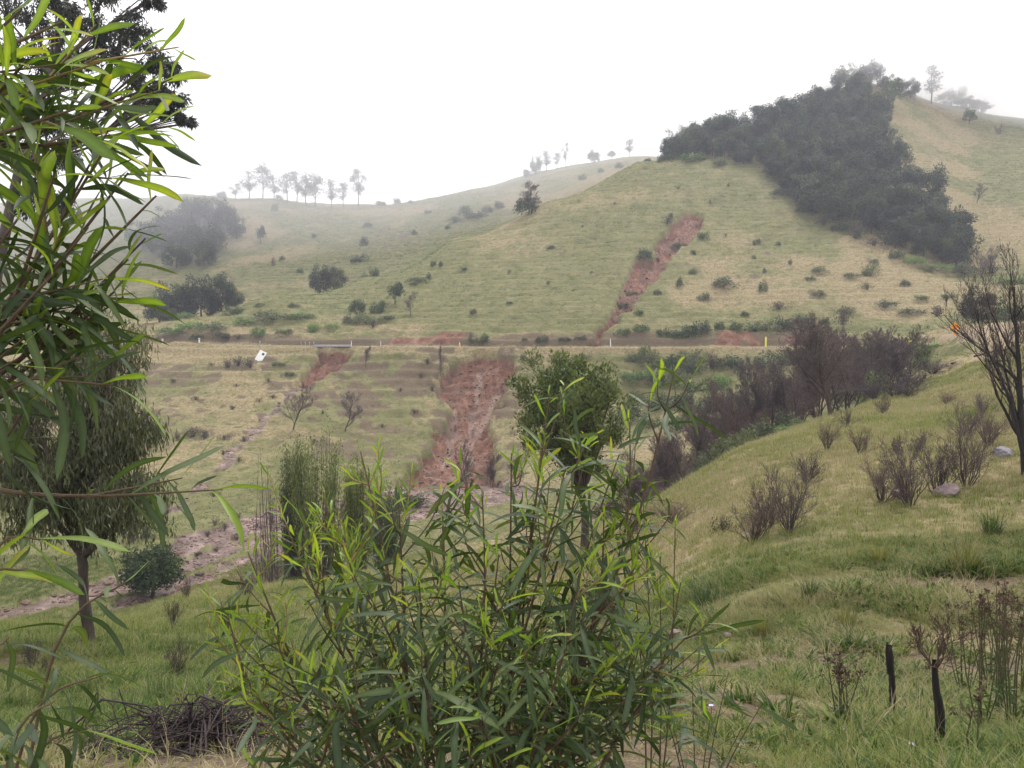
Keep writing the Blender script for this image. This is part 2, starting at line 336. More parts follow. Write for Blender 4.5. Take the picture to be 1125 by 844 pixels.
def bare_mask(x, y):
    b = sstep(.12, .5, fbm(x * .5, y * .5, 71, 4)) * sstep(22, 11, y)
    u = x / np.maximum(y, .6)
    b = np.maximum(b, sstep(6.5, 4.0, y) * sstep(.42, .20, u + .12 * fbm(x, y, 75)))
    for (px, py, rx, ry) in ((120, 750, 1.6, .35), (60, 830, 1.0, .6), (1010, 735, .8, .35), (820, 790, .7, .4), (215, 818, 1.6, 1.0), (875, 728, 1.3, .5), (1050, 645, 1.2, .6), (700, 742, .9, .5), (330, 770, 1.6, .6)):
        h = BARE_C[(px, py)]; q = ((x - h[0]) / rx) ** 2 + ((y - h[1]) / ry) ** 2
        b = np.maximum(b, sstep(1.5, .6, q + .5 * fbm(x * 1.7, y * 1.7, 77)))
    px = 562.5 + F * x / np.maximum(y, 1)
    b2 = .8 * sstep(.42, .75, fbm(x * .09, y * .09, 83, 4) + .25 * fbm(x * .5, y * .5, 84, 3)) * sstep(160, 170, y)
    return np.maximum.reduce([b2, b * sstep(40, 25, y), sstep(.0, .75, .30 + .6 * fbm(x * .13, y * .13, 79, 3) + .85 * fbm(x * .5, y * .5, 78, 3)) * .85 * sstep(100, 118, y) * sstep(157, 152, y) * sstep(640, 560, px)])
BARE_C = {k: hit0(k[0], k[1], 2.5, 40) for k in ((120, 750), (60, 830), (1010, 735), (820, 790), (215, 818), (875, 728), (1050, 645), (700, 742), (330, 770))}
SAND = poly([(1030, 372), (1046, 362), (1070, 358), (1125, 356), (1125, 372), (1098, 380), (1080, 396), (1066, 396), (1074, 376), (1050, 372)], 60, 120)
def sand_mask(x, y): return sstep(-.6, .6, inpoly_sd(x, y, SAND) + fbm(x * .4, y * .4, 81))
def road_verge(x, y):
    rd, _ = road_dist(x, y); return sstep(5.0, 3.6, rd) * sstep(2.4, 3.0, rd)
ATT = dict(dry=np.maximum(dry_mask(gx, gy), .9 * road_verge(gx, gy)), bare=np.maximum(bare_mask(gx, gy), .72 * mk['bank']), sand=sand_mask(gx, gy), slide=mk['slide'], mud=mk['mud'], cut=mk['cut'], chan=mk['chan'])
nr, nc = GX.shape; I = np.arange(nr * nc).reshape(nr, nc)
Q = np.stack([I[:-1, :-1], I[:-1, 1:], I[1:, 1:], I[1:, :-1]], -1).reshape(-1, 4)
terrain = obj('hillside_terrain', mesh('hillside_terrain', np.c_[gx, gy, gzv], Q, M['ground'], True, ATT)); tag(terrain, kind='structure')
tag(terrain, 'grassy valley sides and hills with red slip scars and a mud flow', 'terrain')

ZG = gzv.reshape(GX.shape)
def HS(x, y, ZG=ZG):                             # height (or a mask) read off the built sheet
    x = np.atleast_1d(np.asarray(x, float)); y = np.atleast_1d(np.asarray(y, float))
    fi = np.clip(np.interp(y, rows, np.arange(len(rows))), 0, len(rows) - 1.001); fj = np.clip(np.interp(x / (y + OFF), us, np.arange(len(us))), 0, len(us) - 1.001)
    i, j = fi.astype(int), fj.astype(int); a, b = fi - i, fj - j
    return (ZG[i, j] * (1 - b) + ZG[i, j + 1] * b) * (1 - a) + (ZG[i + 1, j] * (1 - b) + ZG[i + 1, j + 1] * b) * a
def gz(x, y): return float(HS(x, y)[0])
def hit(px, py, d0=3, d1=440):
    p = hit0(px, py, d0, d1, HS); return Vector((p[0], p[1], gz(p[0], p[1])))
def on(px, d, dz=0):
    x = (px - 562.5) / F * d; return Vector((x, d, gz(x, d) + dz))
def metres(npx, d): return npx * d / F
def top_height(px, d, py):                       # height of a thing that stands at (px, d) and whose top shows at row py
    return uv(px, py)[1] * d - on(px, d).z

# the road: a worn strip on the bench
M['road'] = plain_mat('worn_road', (.20, .18, .165), (.33, .30, .275), 1.2, .9, .4)
tn = np.gradient(ROAD[:, :2], axis=0); tn /= np.linalg.norm(tn, axis=1)[:, None]; nn = np.c_[-tn[:, 1], tn[:, 0]]
rv = []
for s in (-2.3, -1.2, 0, 1.2, 2.3):
    w = s + .12 * np.array([math.sin(i * .9 + s * 5) for i in range(len(ROAD))])
    p = ROAD[:, :2] + nn * w[:, None]; rv.append(np.c_[p, ROAD[:, 2] + .07 + .02 * (2.3 - abs(s))])
rv = np.array(rv); L = len(ROAD); RI = np.arange(5 * L).reshape(5, L)
rq = np.stack([RI[:-1, :-1], RI[:-1, 1:], RI[1:, 1:], RI[1:, :-1]], -1).reshape(-1, 4)
tag(obj('road', mesh('road', rv.reshape(-1, 3), rq, M['road'], True)), 'narrow pale road benched across the hillside', 'road', kind='structure')

# ------------------------------------------------------------------ haze: even, thin, lavender white air over the whole valley
hm, hn, ho = nodes('haze_air')
pv = N(hn, 'VolumePrincipled'); pv.inputs['Color'].default_value = (.80, .83, 1, 1); pv.inputs['Density'].default_value = .00036; pv.inputs['Anisotropy'].default_value = .2
hn.links.new(pv.outputs[0], ho.inputs['Volume'])
def box_mesh(name, a, b, mat):
    x0, y0, z0 = a; x1, y1, z1 = b
    V = [(x, y, z) for z in (z0, z1) for y in (y0, y1) for x in (x0, x1)]
    return mesh(name, V, [(0, 2, 3, 1), (4, 5, 7, 6), (0, 1, 5, 4), (2, 6, 7, 3), (0, 4, 6, 2), (1, 3, 7, 5)], mat)
tag(obj('haze', box_mesh('haze', (-1150, -30, -25), (1150, 1000, 175), hm)), 'thin pale haze filling the valley air', 'haze', kind='stuff')

# ================================================================== vegetation kit
def spikes(P0, P1, r0, r1, k=3):
    """tapered k-sided prisms, one for each row; returns vertices and quads"""
    P0 = np.asarray(P0, float); P1 = np.asarray(P1, float); D = P1 - P0; D /= np.linalg.norm(D, axis=1)[:, None] + 1e-9
    ref = np.where(np.abs(D[:, 2:3]) > .9, np.array([[1., 0, 0]]), np.array([[0, 0, 1.]]))
    A = np.cross(D, ref); A /= np.linalg.norm(A, axis=1)[:, None] + 1e-9; B = np.cross(D, A)
    th = np.arange(k) * 2 * math.pi / k; C = np.cos(th)[None, :, None] * A[:, None] + np.sin(th)[None, :, None] * B[:, None]
    V = np.concatenate([P0[:, None] + C * np.asarray(r0)[:, None, None], P1[:, None] + C * np.asarray(r1)[:, None, None]], 1)
    n = len(P0); b = np.arange(n)[:, None] * 2 * k; i = np.arange(k)[None]; j = (np.arange(k)[None] + 1) % k
    return V.reshape(-1, 3), np.stack([b + i, b + j, b + j + k, b + i + k], -1).reshape(-1, 4)
def tube(pts, rad, k=6):
    """one continuous tapered tube along a polyline"""
    P = np.asarray([tuple(p) for p in pts], float); n = len(P); T_ = np.gradient(P, axis=0); T_ /= np.linalg.norm(T_, axis=1)[:, None] + 1e-9
    a = np.cross(T_[0], (0, 0, 1.) if abs(T_[0][2]) < .9 else (1., 0, 0)); a /= np.linalg.norm(a); out = []
    th = np.arange(k) * 2 * math.pi / k
    for i in range(n):
        a = a - T_[i] * (a @ T_[i]); a /= np.linalg.norm(a) + 1e-9; b = np.cross(T_[i], a)
        out.append(P[i] + rad[i] * (np.cos(th)[:, None] * a + np.sin(th)[:, None] * b))
    V = np.concatenate(out + [P[-1:] + T_[-1:] * rad[-1]]); I = np.arange(n * k).reshape(n, k); J = np.roll(I, -1, 1)
    Q = np.stack([I[:-1], J[:-1], J[1:], I[1:]], -1).reshape(-1, 4)
    return V, Q
def rough_tube(pts, rad, k=10, amp=.1, seed=0, rings=30):
    P = np.array([tuple(p) for p in pts], float); t = np.linspace(0, len(P) - 1, rings); Pc = catmull(P, t); rr = np.interp(t, np.arange(len(rad)), rad); V, Q = tube(Pc, rr, k)
    th = np.tile(np.arange(k), rings); rw = np.repeat(np.arange(rings), k); nz = .6 * (vnoise(th * 1.3 + seed, rw * .35, seed) - .5) + .5 * (vnoise(th * 2.1, rw * 1.1, seed + 3) - .5)
    C = np.repeat(Pc, k, 0); V[:-1] = C + (V[:-1] - C) * (1 + amp * 3 * nz)[:, None]; return V, Q
class Buf:
    def __init__(s): s.v, s.f, s.n, s.a = [], [], 0, []
    def add(s, V, Fc, tone=None):
        s.v.append(np.asarray(V)); s.f.append(np.asarray(Fc) + s.n); s.n += len(V)
        s.a.append(np.zeros(len(V)) if tone is None else np.asarray(tone))
        return s
    def mesh(s, name, mat, smooth=False):
        return mesh(name, np.concatenate(s.v), np.concatenate(s.f), mat, smooth, {'tone': np.concatenate(s.a)})
def unit(a): return a / (np.linalg.norm(a, axis=-1, keepdims=True) + 1e-9)
def leaf_quads(P, D, L, Wd, rng, up=None):
    """lens-shaped leaf faces at P along D"""
    n = len(P); S = unit(np.cross(D, unit(rng.normal(size=(n, 3))) if up is None else up))
    L = np.broadcast_to(L, (n,))[:, None]; Wd = np.broadcast_to(Wd, (n,))[:, None]
    V = np.stack([P, P + D * L * .45 + S * Wd * .5, P + D * L, P + D * L * .45 - S * Wd * .5], 1).reshape(-1, 3)
    return V, np.arange(4 * n).reshape(n, 4)
def crown_buf(rng, clumps, n, leaf, asp=.55, flat=1.0, out=.6, up=.25, jit=.25):
    """clumps: rows (x, y, z, r). Leaves lie in the shell of each clump, facing outward, with a tone of their own"""
    b = Buf(); ctr = clumps[:, :3].mean(0)
    for c in clumps:
        k = max(4, int(n * (c[3] / clumps[:, 3].mean()) ** 2)); q = unit(rng.normal(size=(k, 3))); r = c[3] * rng.uniform(.35, 1.12, (k, 1)) ** .6
        P = c[:3] + q * r * (1, 1, flat); oq = unit(q + .8 * unit(P - ctr)); D = unit(q * out * .5 + rng.normal(size=(k, 3)) * .8 + np.array((0, 0, up)))
        L = leaf * rng.uniform(.6, 1.35, k); V, Fc = leaf_quads(P, D, L, L * asp, rng, unit(oq + rng.normal(size=(k, 3)) * .35))
        b.add(V, Fc, np.repeat(np.clip(.5 + rng.normal() * jit + rng.normal(size=k) * .14, 0, 1), 4))
    return b
def branch_segs(rng, h, r, lv=4, kids=(6, 6, 6, 4), ang=48, up=.18, ratio=.52, first=.3, lean=(0, 0), wob=.16, multi=1, minr=.006, trunkf=1.0):
    segs = []; st = []
    for m_ in range(multi):
        a = rng.uniform(0, 6.28); sp = 0 if multi == 1 else rng.uniform(.15, .75)
        st.append((np.array([math.cos(a), math.sin(a), 0]) * (0 if multi == 1 else r * 2.5), unit(np.array([math.cos(a) * sp + lean[0], math.sin(a) * sp + lean[1], 1.])), h * (1 if multi == 1 else rng.uniform(.7, 1.1)), r, 0))
    while st:
        p, d, L, rr, l = st.pop(); ns = (7, 5, 4, 3, 2)[l]; pts = [p]
        for i in range(ns):
            d = unit(d + rng.normal(size=3) * wob + np.array((0, 0, up * (l > 0)))); pts.append(pts[-1] + d * L / ns)
        rad = [max(minr * .6, rr * (1 - .8 * (i / ns) ** .9)) for i in range(ns + 1)]
        for i in range(ns): segs.append((pts[i], pts[i + 1], rad[i], rad[i + 1], l))
        if l < lv:
            f0 = first if l == 0 else .15
            for k in range(kids[min(l, len(kids) - 1)]):
                t = f0 + (1 - f0) * (k + rng.uniform(0, .9)) / kids[min(l, len(kids) - 1)]; x = min(t, .999) * ns; i = int(x)
                q = pts[i] + (pts[i + 1] - pts[i]) * (x - i); ax = unit(pts[i + 1] - pts[i])
                w = unit(np.cross(ax, rng.normal(size=3))); an = R(ang * rng.uniform(.6, 1.3))
                st.append((q, unit(ax * math.cos(an) + w * math.sin(an)), L * ratio * (1.15 - .55 * t) * rng.uniform(.7, 1.2), max(minr, rad[i] * .62), l + 1))
    return segs
def segs_buf(segs, lo=0, hi=9):
    b = Buf(); s = [x for x in segs if lo <= x[4] <= hi]
    if not s: return b
    for k, sel in ((6, [x for x in s if x[4] == 0]), (4, [x for x in s if x[4] == 1]), (3, [x for x in s if x[4] > 1])):
        if sel:
            V, Fc = spikes([x[0] for x in sel], [x[1] for x in sel], np.array([x[2] for x in sel]), np.array([x[3] for x in sel]), k); b.add(V, Fc, np.full(len(V), .5))
    return b

# materials of the vegetation
M['bark'] = plain_mat('dark_bark', (.035, .026, .024), (.085, .066, .058), 9, .9, .8, (1, 1, .25))
M['pale_bark'] = plain_mat('pale_bark', (.13, .11, .105), (.25, .22, .21), 3, .85, .5, (1, 1, .3))
M['char'] = plain_mat('charred_bark', (.010, .009, .009), (.030, .025, .024), 30, .8, 1, (1, 1, .35))
M['twig'] = plain_mat('bare_twigs', (.070, .053, .052), (.140, .108, .105), 3, .9, 0)
M['twig_d'] = plain_mat('dark_bare_twigs', (.045, .034, .036), (.085, .066, .066), 3, .9, 0)
M['twig_r'] = plain_mat('reddish_bare_twigs', (.085, .057, .055), (.155, .110, .104), 3, .9, 0)
M['stick'] = plain_mat('weathered_sticks', (.018, .013, .015), (.060, .043, .045), 20, .85, .4, (1, 1, .3))
M['wood'] = leaf_mat('forest_leaves', [(.013, .021, .013), (.028, .043, .022), (.062, .084, .040)], .6, .3, .2, 'attr')
M['shrubleaf'] = leaf_mat('shrub_leaves', [(.022, .040, .018), (.044, .072, .029), (.080, .112, .044)], .6, .3, .25, 'attr')
M['pallid'] = leaf_mat('grey_green_leaves', [(.048, .066, .042), (.080, .100, .062), (.12, .14, .085)], .6, .3, .25, 'attr')
M['lush'] = leaf_mat('lush_leaves', [(.060, .115, .038), (.100, .170, .055), (.15, .225, .080)], .55, .3, .3, 'attr')
M['round'] = leaf_mat('round_tree_leaves', [(.050, .076, .022), (.115, .150, .040), (.21, .25, .075)], .5, .4, .25, 'attr')
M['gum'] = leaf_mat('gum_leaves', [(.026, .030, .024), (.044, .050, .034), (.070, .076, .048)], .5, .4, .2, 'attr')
M['weep'] = leaf_mat('weeping_leaves', [(.040, .048, .028), (.072, .084, .046), (.115, .128, .070)], .5, .4, .22, 'attr')
M['scrub'] = leaf_mat('low_scrub', [(.055, .042, .042), (.085, .072, .056), (.11, .10, .066)], .7, .2, .15, 'attr')

def blob_clumps(rng, rx, ry, rz, cz, n, cr, lo=-.5, inner=.45):
    C = []
    while len(C) < n:
        q = unit(rng.normal(size=3))
        if q[2] < lo: continue
        r = rng.uniform(inner, 1) ** .5 * (1 + .16 * rng.normal())
        C.append((q[0] * rx * r, q[1] * ry * r, cz + q[2] * rz * r, cr * rng.uniform(.7, 1.3)))
    return np.array(C)
def trunk_to(rng, base_h, clumps, r, pick=6, k=6):
    """trunk with limbs that run into the crown's clumps"""
    b = Buf(); top = np.array((rng.normal() * .06 * base_h, rng.normal() * .06 * base_h, base_h))
    V, Q = tube([(0, 0, -.3 * r - .15), (top[0] * .2, top[1] * .3, base_h * .4), top], [r * 1.25, r, r * .8], k); b.add(V, Q)
    for c in clumps[rng.choice(len(clumps), min(pick, len(clumps)), replace=False)]:
        mid = top * .5 + c[:3] * .5 + np.array((0, 0, .12 * base_h)); V, Q = tube([top * .96, mid, c[:3]], [r * .55, r * .34, r * .12], 5); b.add(V, Q)
    return b
PROTO = {}
def proto(key, i):
    """list of (part name, mesh) and natural size (height, width) for one kind of plant, built once"""
    if (key, i) in PROTO: return PROTO[(key, i)]
    rng = np.random.default_rng(hash(key) % 1000 + i * 17 if False else sum(map(ord, key)) * 31 + i * 17)
    if key == 'wood':
        cl = blob_clumps(rng, 4.0, 4.0, 4.0, 5.0, 44, 1.15, -.85); parts = [('trunk', trunk_to(rng, 3.2, cl, .22).mesh('trunk', M['bark'])), ('crown', crown_buf(rng, cl, 130, .42, jit=.3).mesh('crown', M['wood']))]; dim = (10, 10)
    elif key == 'bush' or key == 'greybush' or key == 'lushbush':
        cl = blob_clumps(rng, 1.05, 1.05, .75, .62, 24, .36, -.35); parts = [('stem', trunk_to(rng, .35, cl, .06, 8, 4).mesh('stem', M['bark'])), ('foliage', crown_buf(rng, cl, 44, .17).mesh('foliage', M[{'bush': 'shrubleaf', 'greybush': 'pallid', 'lushbush': 'lush'}[key]]))]; dim = (1.75, 2.8)
    elif key == 'small':
        cl = blob_clumps(rng, 1.6, 1.6, 1.5, 2.4, 30, .55, -.6); parts = [('trunk', trunk_to(rng, 1.2, cl, .12).mesh('trunk', M['bark'])), ('crown', crown_buf(rng, cl, 60, .26).mesh('crown', M['shrubleaf']))]; dim = (4.3, 4)
    elif key == 'ridge':
        n = int(rng.integers(16, 24)); Hh = 16; C = []
        for _ in range(n):
            z = Hh * rng.uniform(.38, .98); w = 3.8 * (1 - abs(z / Hh - .68) * 2.0); a = rng.uniform(0, 6.28); C.append((math.cos(a) * w * rng.uniform(.3, 1), math.sin(a) * w * rng.uniform(.3, 1), z, rng.uniform(.9, 1.6)))
        C = np.array(C); b = Buf(); V, Q = tube([(0, 0, -.5), (.3, .1, Hh * .4), (-.1, .2, Hh * .8)], [.24, .18, .09], 5); b.add(V, Q)
        for c in C:
            z = max(Hh * .3, c[2] - rng.uniform(2, 4)); V, Q = tube([(.15, .1, z), (c[0] * .6, c[1] * .6, (z + c[2]) / 2 + .3), c[:3]], [.1, .07, .03], 4); b.add(V, Q)
        parts = [('trunk', b.mesh('trunk', M['bark'])), ('crown', crown_buf(rng, C, 46, .62, .5, .95).mesh('crown', M['wood']))]; dim = (17, 8)
    elif key in ('bare', 'bare_d', 'bare_r'):
        s = branch_segs(rng, 8, .15, 4, (10, 9, 7, 5), 44, .16, .52, .16, wob=.13, minr=.017); mt = M[{'bare': 'twig', 'bare_d': 'twig_d', 'bare_r': 'twig_r'}[key]]
        parts = [('trunk', segs_buf(s, 0, 1).mesh('trunk', M['bark'])), ('twigs', segs_buf(s, 2).mesh('twigs', mt))]; dim = (9, 7)
    elif key in ('brush', 'brush_r', 'brush_d'):
        s = branch_segs(rng, 1.2, .016, 3, (6, 5, 3), 36, .12, .5, .12, wob=.16, multi=13, minr=.0042); mt = M[{'brush': 'twig', 'brush_r': 'twig_r', 'brush_d': 'twig_d'}[key]]
        parts = [('stems', segs_buf(s, 0, 0).mesh('stems', M['twig_d'])), ('twigs', segs_buf(s, 1).mesh('twigs', mt))]; dim = (1.45, 1.5)
    elif key == 'scrub':
        cl = blob_clumps(rng, 1.1, 1.1, .4, .3, 16, .3, -.1); s = branch_segs(rng, .8, .02, 2, (5, 4), 50, .1, .55, .1, multi=14, minr=.006)
        parts = [('stem', segs_buf(s).mesh('stem', M['twig_d'])), ('foliage', crown_buf(rng, cl, 16, .13).mesh('foliage', M['scrub']))]; dim = (.95, 2.7)
    for _, me in parts:
        c = np.empty(len(me.vertices) * 3, np.float32); me.vertices.foreach_get('co', c); c = c.reshape(-1, 3)
    PROTO[(key, i)] = (parts, dim); return PROTO[(key, i)]
NV = dict(wood=6, bush=5, greybush=4, lushbush=4, small=4, ridge=5, bare=4, bare_d=3, bare_r=3, brush=4, brush_r=3, brush_d=3, scrub=4)
NAME = dict(wood='tree', bush='shrub', greybush='shrub', lushbush='shrub', small='small_tree', ridge='gum_tree', bare='bare_tree', bare_d='bare_tree', bare_r='bare_tree', brush='dead_shrub', brush_r='dead_shrub', brush_d='dead_shrub', scrub='scrub_bush')
CATE = dict(wood='tree', bush='shrub', greybush='shrub', lushbush='shrub', small='tree', ridge='tree', bare='dead tree', bare_d='dead tree', bare_r='dead tree', brush='dead shrub', brush_r='dead shrub', brush_d='dead shrub', scrub='shrub')
cnt = [0]
def plant(key, p, hgt, wid, label, group=None, sink=.06):
    if key in ('bush', 'greybush', 'lushbush', 'scrub'): sink = .16
    cnt[0] += 1; parts, dim = proto(key, cnt[0] % NV[key])
    o = empty(NAME[key], (p[0], p[1], p[2] - sink * hgt), random.uniform(0, 6.28), (wid / dim[1], wid / dim[1], hgt / dim[0]))
    for n_, me in parts: obj(n_, me, o)
    tag(o, label, CATE[key], group); return o
def plant_px(key, px, py, wpx, hpx, label, group=None, d0=100, d1=440):
    """stand a plant with its foot at this photo pixel on the ground"""
    p = hit(px, py, d0, d1)
    if group and key in ('bush', 'greybush', 'lushbush') and p.y > 60:      # no two alike
        key = random.choice([key, key, 'bush', 'greybush', 'scrub' if p.y < 300 else key]); wpx *= random.lognormvariate(0, .28); hpx *= random.lognormvariate(0, .25)
    return plant(key, p, metres(hpx, p.y), metres(wpx, p.y), label, group)
def plant_top(key, px, d, pytop, wpx, label, group=None):
    p = on(px, d); return plant(key, p, max(.5, top_height(px, d, pytop)), metres(wpx, d), label, group)

# ------------------------------------------------------------------ the dark wood that climbs to the hilltop
WOODP = [(728, 176), (760, 176), (800, 182), (832, 182), (846, 200), (868, 216), (890, 236), (905, 246), (955, 268), (985, 280), (1040, 300), (1062, 296), (1064, 268), (1040, 236), (1015, 214), (988, 186), (972, 150), (975, 122), (940, 106), (900, 114), (850, 137), (800, 154), (745, 168)]
WP = np.array([hit0(a, b, 165, 400, HS) for a, b in WOODP])
cand = np.c_[RNG.uniform(WP[:, 0].min(), WP[:, 0].max(), 9000), RNG.uniform(WP[:, 1].min(), WP[:, 1].max(), 9000)]
ok = inpoly_sd(cand[:, 0], cand[:, 1], WP) > 1.0; wood = []
for c in cand[ok]:
    if all((c[0] - w[0]) ** 2 + (c[1] - w[1]) ** 2 > 6.0 ** 2 for w in wood): wood.append(c)
for c in wood:
    z = gz(*c); px, py = proj(c[0], c[1], z)
    if px > 985: lb, g = 'dark bushy tree in the low right end of the hilltop wood', 'trees at the low end of the wood'
    elif py < 150 and px < 960: lb, g = 'dark hazy tree on the skyline side of the hilltop wood', 'trees along the skyline of the wood'
    elif px < 850: lb, g = 'dark tree in the narrow left tip of the hilltop wood', 'trees in the left tip of the wood'
    else: lb, g = 'dark green tree in the thick middle of the hilltop wood', 'trees in the middle of the wood'
    h = RNG.uniform(5.5, 12.5) * (1.08 if px > 960 else 1); plant('wood', (c[0], c[1], z), h, (4 + h * .6) * RNG.uniform(.9, 1.3), lb, g)
# green scrub along the wood's lower edge
for i, (px, py, w) in enumerate(((860, 215, 22), (885, 234, 24), (905, 248, 26), (925, 254, 24), (940, 262, 24), (960, 270, 22), (985, 284, 24), (1005, 290, 26), (1030, 298, 24), (1060, 302, 26), (1090, 300, 28), (1110, 312, 24), (735, 176, 20), (760, 178, 22), (790, 182, 20))):
    plant_px('lushbush' if i % 3 else 'bush', px, py, w * 1.25, w * .6, 'bright green scrub along the lower edge of the hilltop wood', 'scrub along the foot of the wood', 165, 300)

# ------------------------------------------------------------------ trees and shrubs on the summit and right-hand slope
plant_px('small', 981, 119, 24, 36, 'lone dark tree standing on the open slope beside the wood summit', None, 250, 400)
plant_px('small', 1065, 137, 15, 17, 'small lone dark tree below the misty right-hand ridge', None, 250, 400)
for px, py, w, h in ((908, 100, 34, 28), (930, 97, 36, 30), (957, 96, 36, 28), (975, 100, 22, 18)):
    plant_px('wood', px, py, w, h, 'pale tree in mist on the very top of the hill', 'misty trees on the summit', 330, 420)
plant_px('ridge', 1023, 114, 30, 44, 'tall tree fading into cloud right of the summit')
for px, py, w, h in ((1000, 108, 26, 20), (1045, 117, 30, 20), (1062, 121, 28, 16), (1078, 124, 22, 13)):
    plant_px('wood', px, py, w, h, 'low tree half lost in cloud along the right-hand ridge', 'misty trees on the right-hand ridge', 330, 420)
plant_px('bare', 1073, 224, 18, 20, 'small grey bush alone on the green right-hand slope')
plant_px('bare_r', 1078, 306, 36, 34, 'purplish leafless bush at the right foot of the wood', None, 150, 300)
plant_px('wood', 1074, 359, 46, 42, 'dark dense tree just behind the orange road sign', None, 104, 180)
plant_px('bush', 1108, 352, 40, 30, 'dark shrub on the brow right of the orange road sign', None, 108, 180)
plant_px('brush', 1098, 148, 10, 12, 'small shrub on the ridge at the right edge of the picture', None, 250, 420)

# ------------------------------------------------------------------ trees on the far ridge to the left
for px, h, w in ((262, 20, 14), (276, 34, 20), (291, 42, 22), (303, 30, 18), (318, 34, 20), (328, 38, 20), (338, 40, 22), (348, 40, 22), (366, 36, 16), (379, 30, 16), (395, 45, 22)):
    d = 404 + RNG.uniform(-6, 6); p = on(px, d)
    plant('ridge', p, metres(h, d), metres(w, d) * 1.1, {395: 'tallest gum tree, rightmost of the row on the far ridge', 262: 'faint leftmost tree of the row on the far ridge', 379: 'shorter gum second from right in the far ridge row', 366: 'slim gum third from right in the far ridge row'}.get(px, 'pale slender gum tree in the misty row on the far ridge'), 'gum trees on the far ridge')
for px, w, h in ((420, 12, 8), (437, 12, 9), (452, 8, 6), (308, 12, 8), (246, 14, 12)):
    d = 408; plant('bush', on(px, d), metres(h, d), metres(w, d), 'tiny pale bush on the crest of the far ridge', 'bushes on the far crest')
for px, w, h, k in ((578, 10, 10, 'wood'), (588, 16, 24, 'wood'), (600, 16, 26, 'ridge'), (612, 14, 20, 'ridge'), (621, 10, 30, 'ridge'), (652, 18, 14, 'wood'), (671, 10, 12, 'small'), (690, 16, 24, 'ridge')):
    d = 428; plant(k, on(px, d), metres(h, d), metres(w, d), 'pale misty tree on the far crest left of the hilltop wood', 'trees on the far crest by the wood')
plant_px('small', 711, 172, 12, 14, 'small dark tree on the crest just left of the hilltop wood', None, 230, 330)
plant_px('bush', 726, 178, 9, 12, 'small dark bush touching the left tip of the hilltop wood', None, 230, 330)
# wood at the far left and the dark clump beneath it
for px, d, top, w in ((188, 345, 228, 40), (205, 348, 218, 40), (222, 352, 210, 38), (238, 352, 212, 36), (252, 346, 224, 34), (262, 338, 236, 24), (180, 325, 246, 40), (210, 325, 242, 40), (236, 322, 244, 40), (196, 308, 262, 36), (226, 306, 262, 30), (160, 335, 240, 46)):
    plant_top('wood', px, d, top, w, 'bluish tree of the misty wood at the far left', 'trees of the far left wood')
plant_px('small', 286, 268, 12, 22, 'slim tree just right of the misty far left wood', None, 240, 400)
for px, d, top, w in ((176, 196, 322, 44), (198, 198, 306, 46), (222, 200, 294, 48), (244, 202, 300, 42), (258, 203, 318, 24), (186, 192, 336, 34)):
    plant_top('wood', px, d, top, w, 'dark tree in the dense clump beside the leaning gum on the left', 'dark clump of trees at the left')
for px, d, top, w in ((352, 236, 291, 28), (367, 238, 288, 28)):
    plant_top('wood', px, d, top, w, 'dark round tree in the pair behind the grassy spur', 'pair of dark trees behind the spur')
plant_top('bush', 412, 236, 287, 14, 'larger of two small dark bushes on the spur crest')
plant_top('bush', 402, 234, 293, 9, 'smaller of two small dark bushes on the spur crest')
for px, py, w, h in ((404, 250, 14, 10), (400, 270, 14, 12), (396, 288, 14, 8), (300, 292, 8, 12), (310, 286, 6, 8), (302, 232, 8, 9), (418, 224, 12, 8), (330, 300, 10, 7), (345, 262, 9, 6), (500, 244, 14, 9), (512, 238, 16, 11), (524, 240, 18, 12), (535, 234, 20, 14), (548, 230, 16, 10), (492, 252, 10, 7), (660, 190, 12, 8), (680, 185, 10, 7), (640, 198, 12, 8), (470, 235, 8, 5), (455, 258, 8, 5)):
    plant_px('bush', px, py, w, h, 'small blue-grey shrub on the misty far slope', 'shrubs on the far slope', 255, 430)
g = plant_px('bare', 580, 236, 40, 34, 'rounded bush with pale upright stems on the spur skyline', None, 225, 290)
pl = proto('bush', 2)[0][1][1]; f_ = obj('foliage', pl, g); f_.scale = (2.2, 2.2, 4.0)

# ------------------------------------------------------------------ shrubs on the grassy hill above the road
def hill(lst, key, label, group):
    for px, py, w, h in lst: plant_px(key, px, py, w, h, label, group, 158, 300)
plant_px('small', 434, 334, 21, 27, 'round dark tree, upper of the pair on the lower left hill', None, 158, 300)
plant_px('small', 392, 352, 22, 26, 'round dark tree, lower of the pair on the lower left hill', None, 158, 300)
plant_px('bare', 451, 348, 20, 26, 'small leafless tree beside the pair of round dark trees', None, 158, 300)
hill([(414, 344, 22, 16), (402, 356, 20, 14), (425, 352, 18, 12), (383, 356, 18, 12), (410, 360, 18, 10), (420, 338, 16, 12)], 'bush', 'green shrub in the thicket around the two round dark trees', 'thicket around the round trees')
hill([(460, 310, 20, 9), (471, 307, 7, 13), (455, 314, 12, 7)], 'bush', 'shrub in the little patch above the two round trees', 'shrub patch above the round trees')
plant_px('bush', 476, 293, 8, 9, 'left of two tiny dark bushes side by side on the spur', None, 158, 300)
plant_px('bush', 484, 293, 7, 9, 'right of two tiny dark bushes side by side on the spur', None, 158, 300)
hill([(209, 362, 34, 14), (232, 364, 30, 14), (205, 350, 26, 12), (258, 346, 24, 10), (285, 338, 24, 8), (268, 358, 30, 12), (300, 352, 26, 9), (330, 350, 26, 9), (322, 338, 22, 7), (244, 372, 26, 10), (285, 370, 30, 12), (312, 367, 28, 10), (345, 364, 24, 10), (365, 361, 22, 9), (190, 368, 28, 14), (215, 373, 24, 10), (262, 372, 26, 10)], 'lushbush', 'low green bush on the bank above the road at left', 'bushes above the road at left')
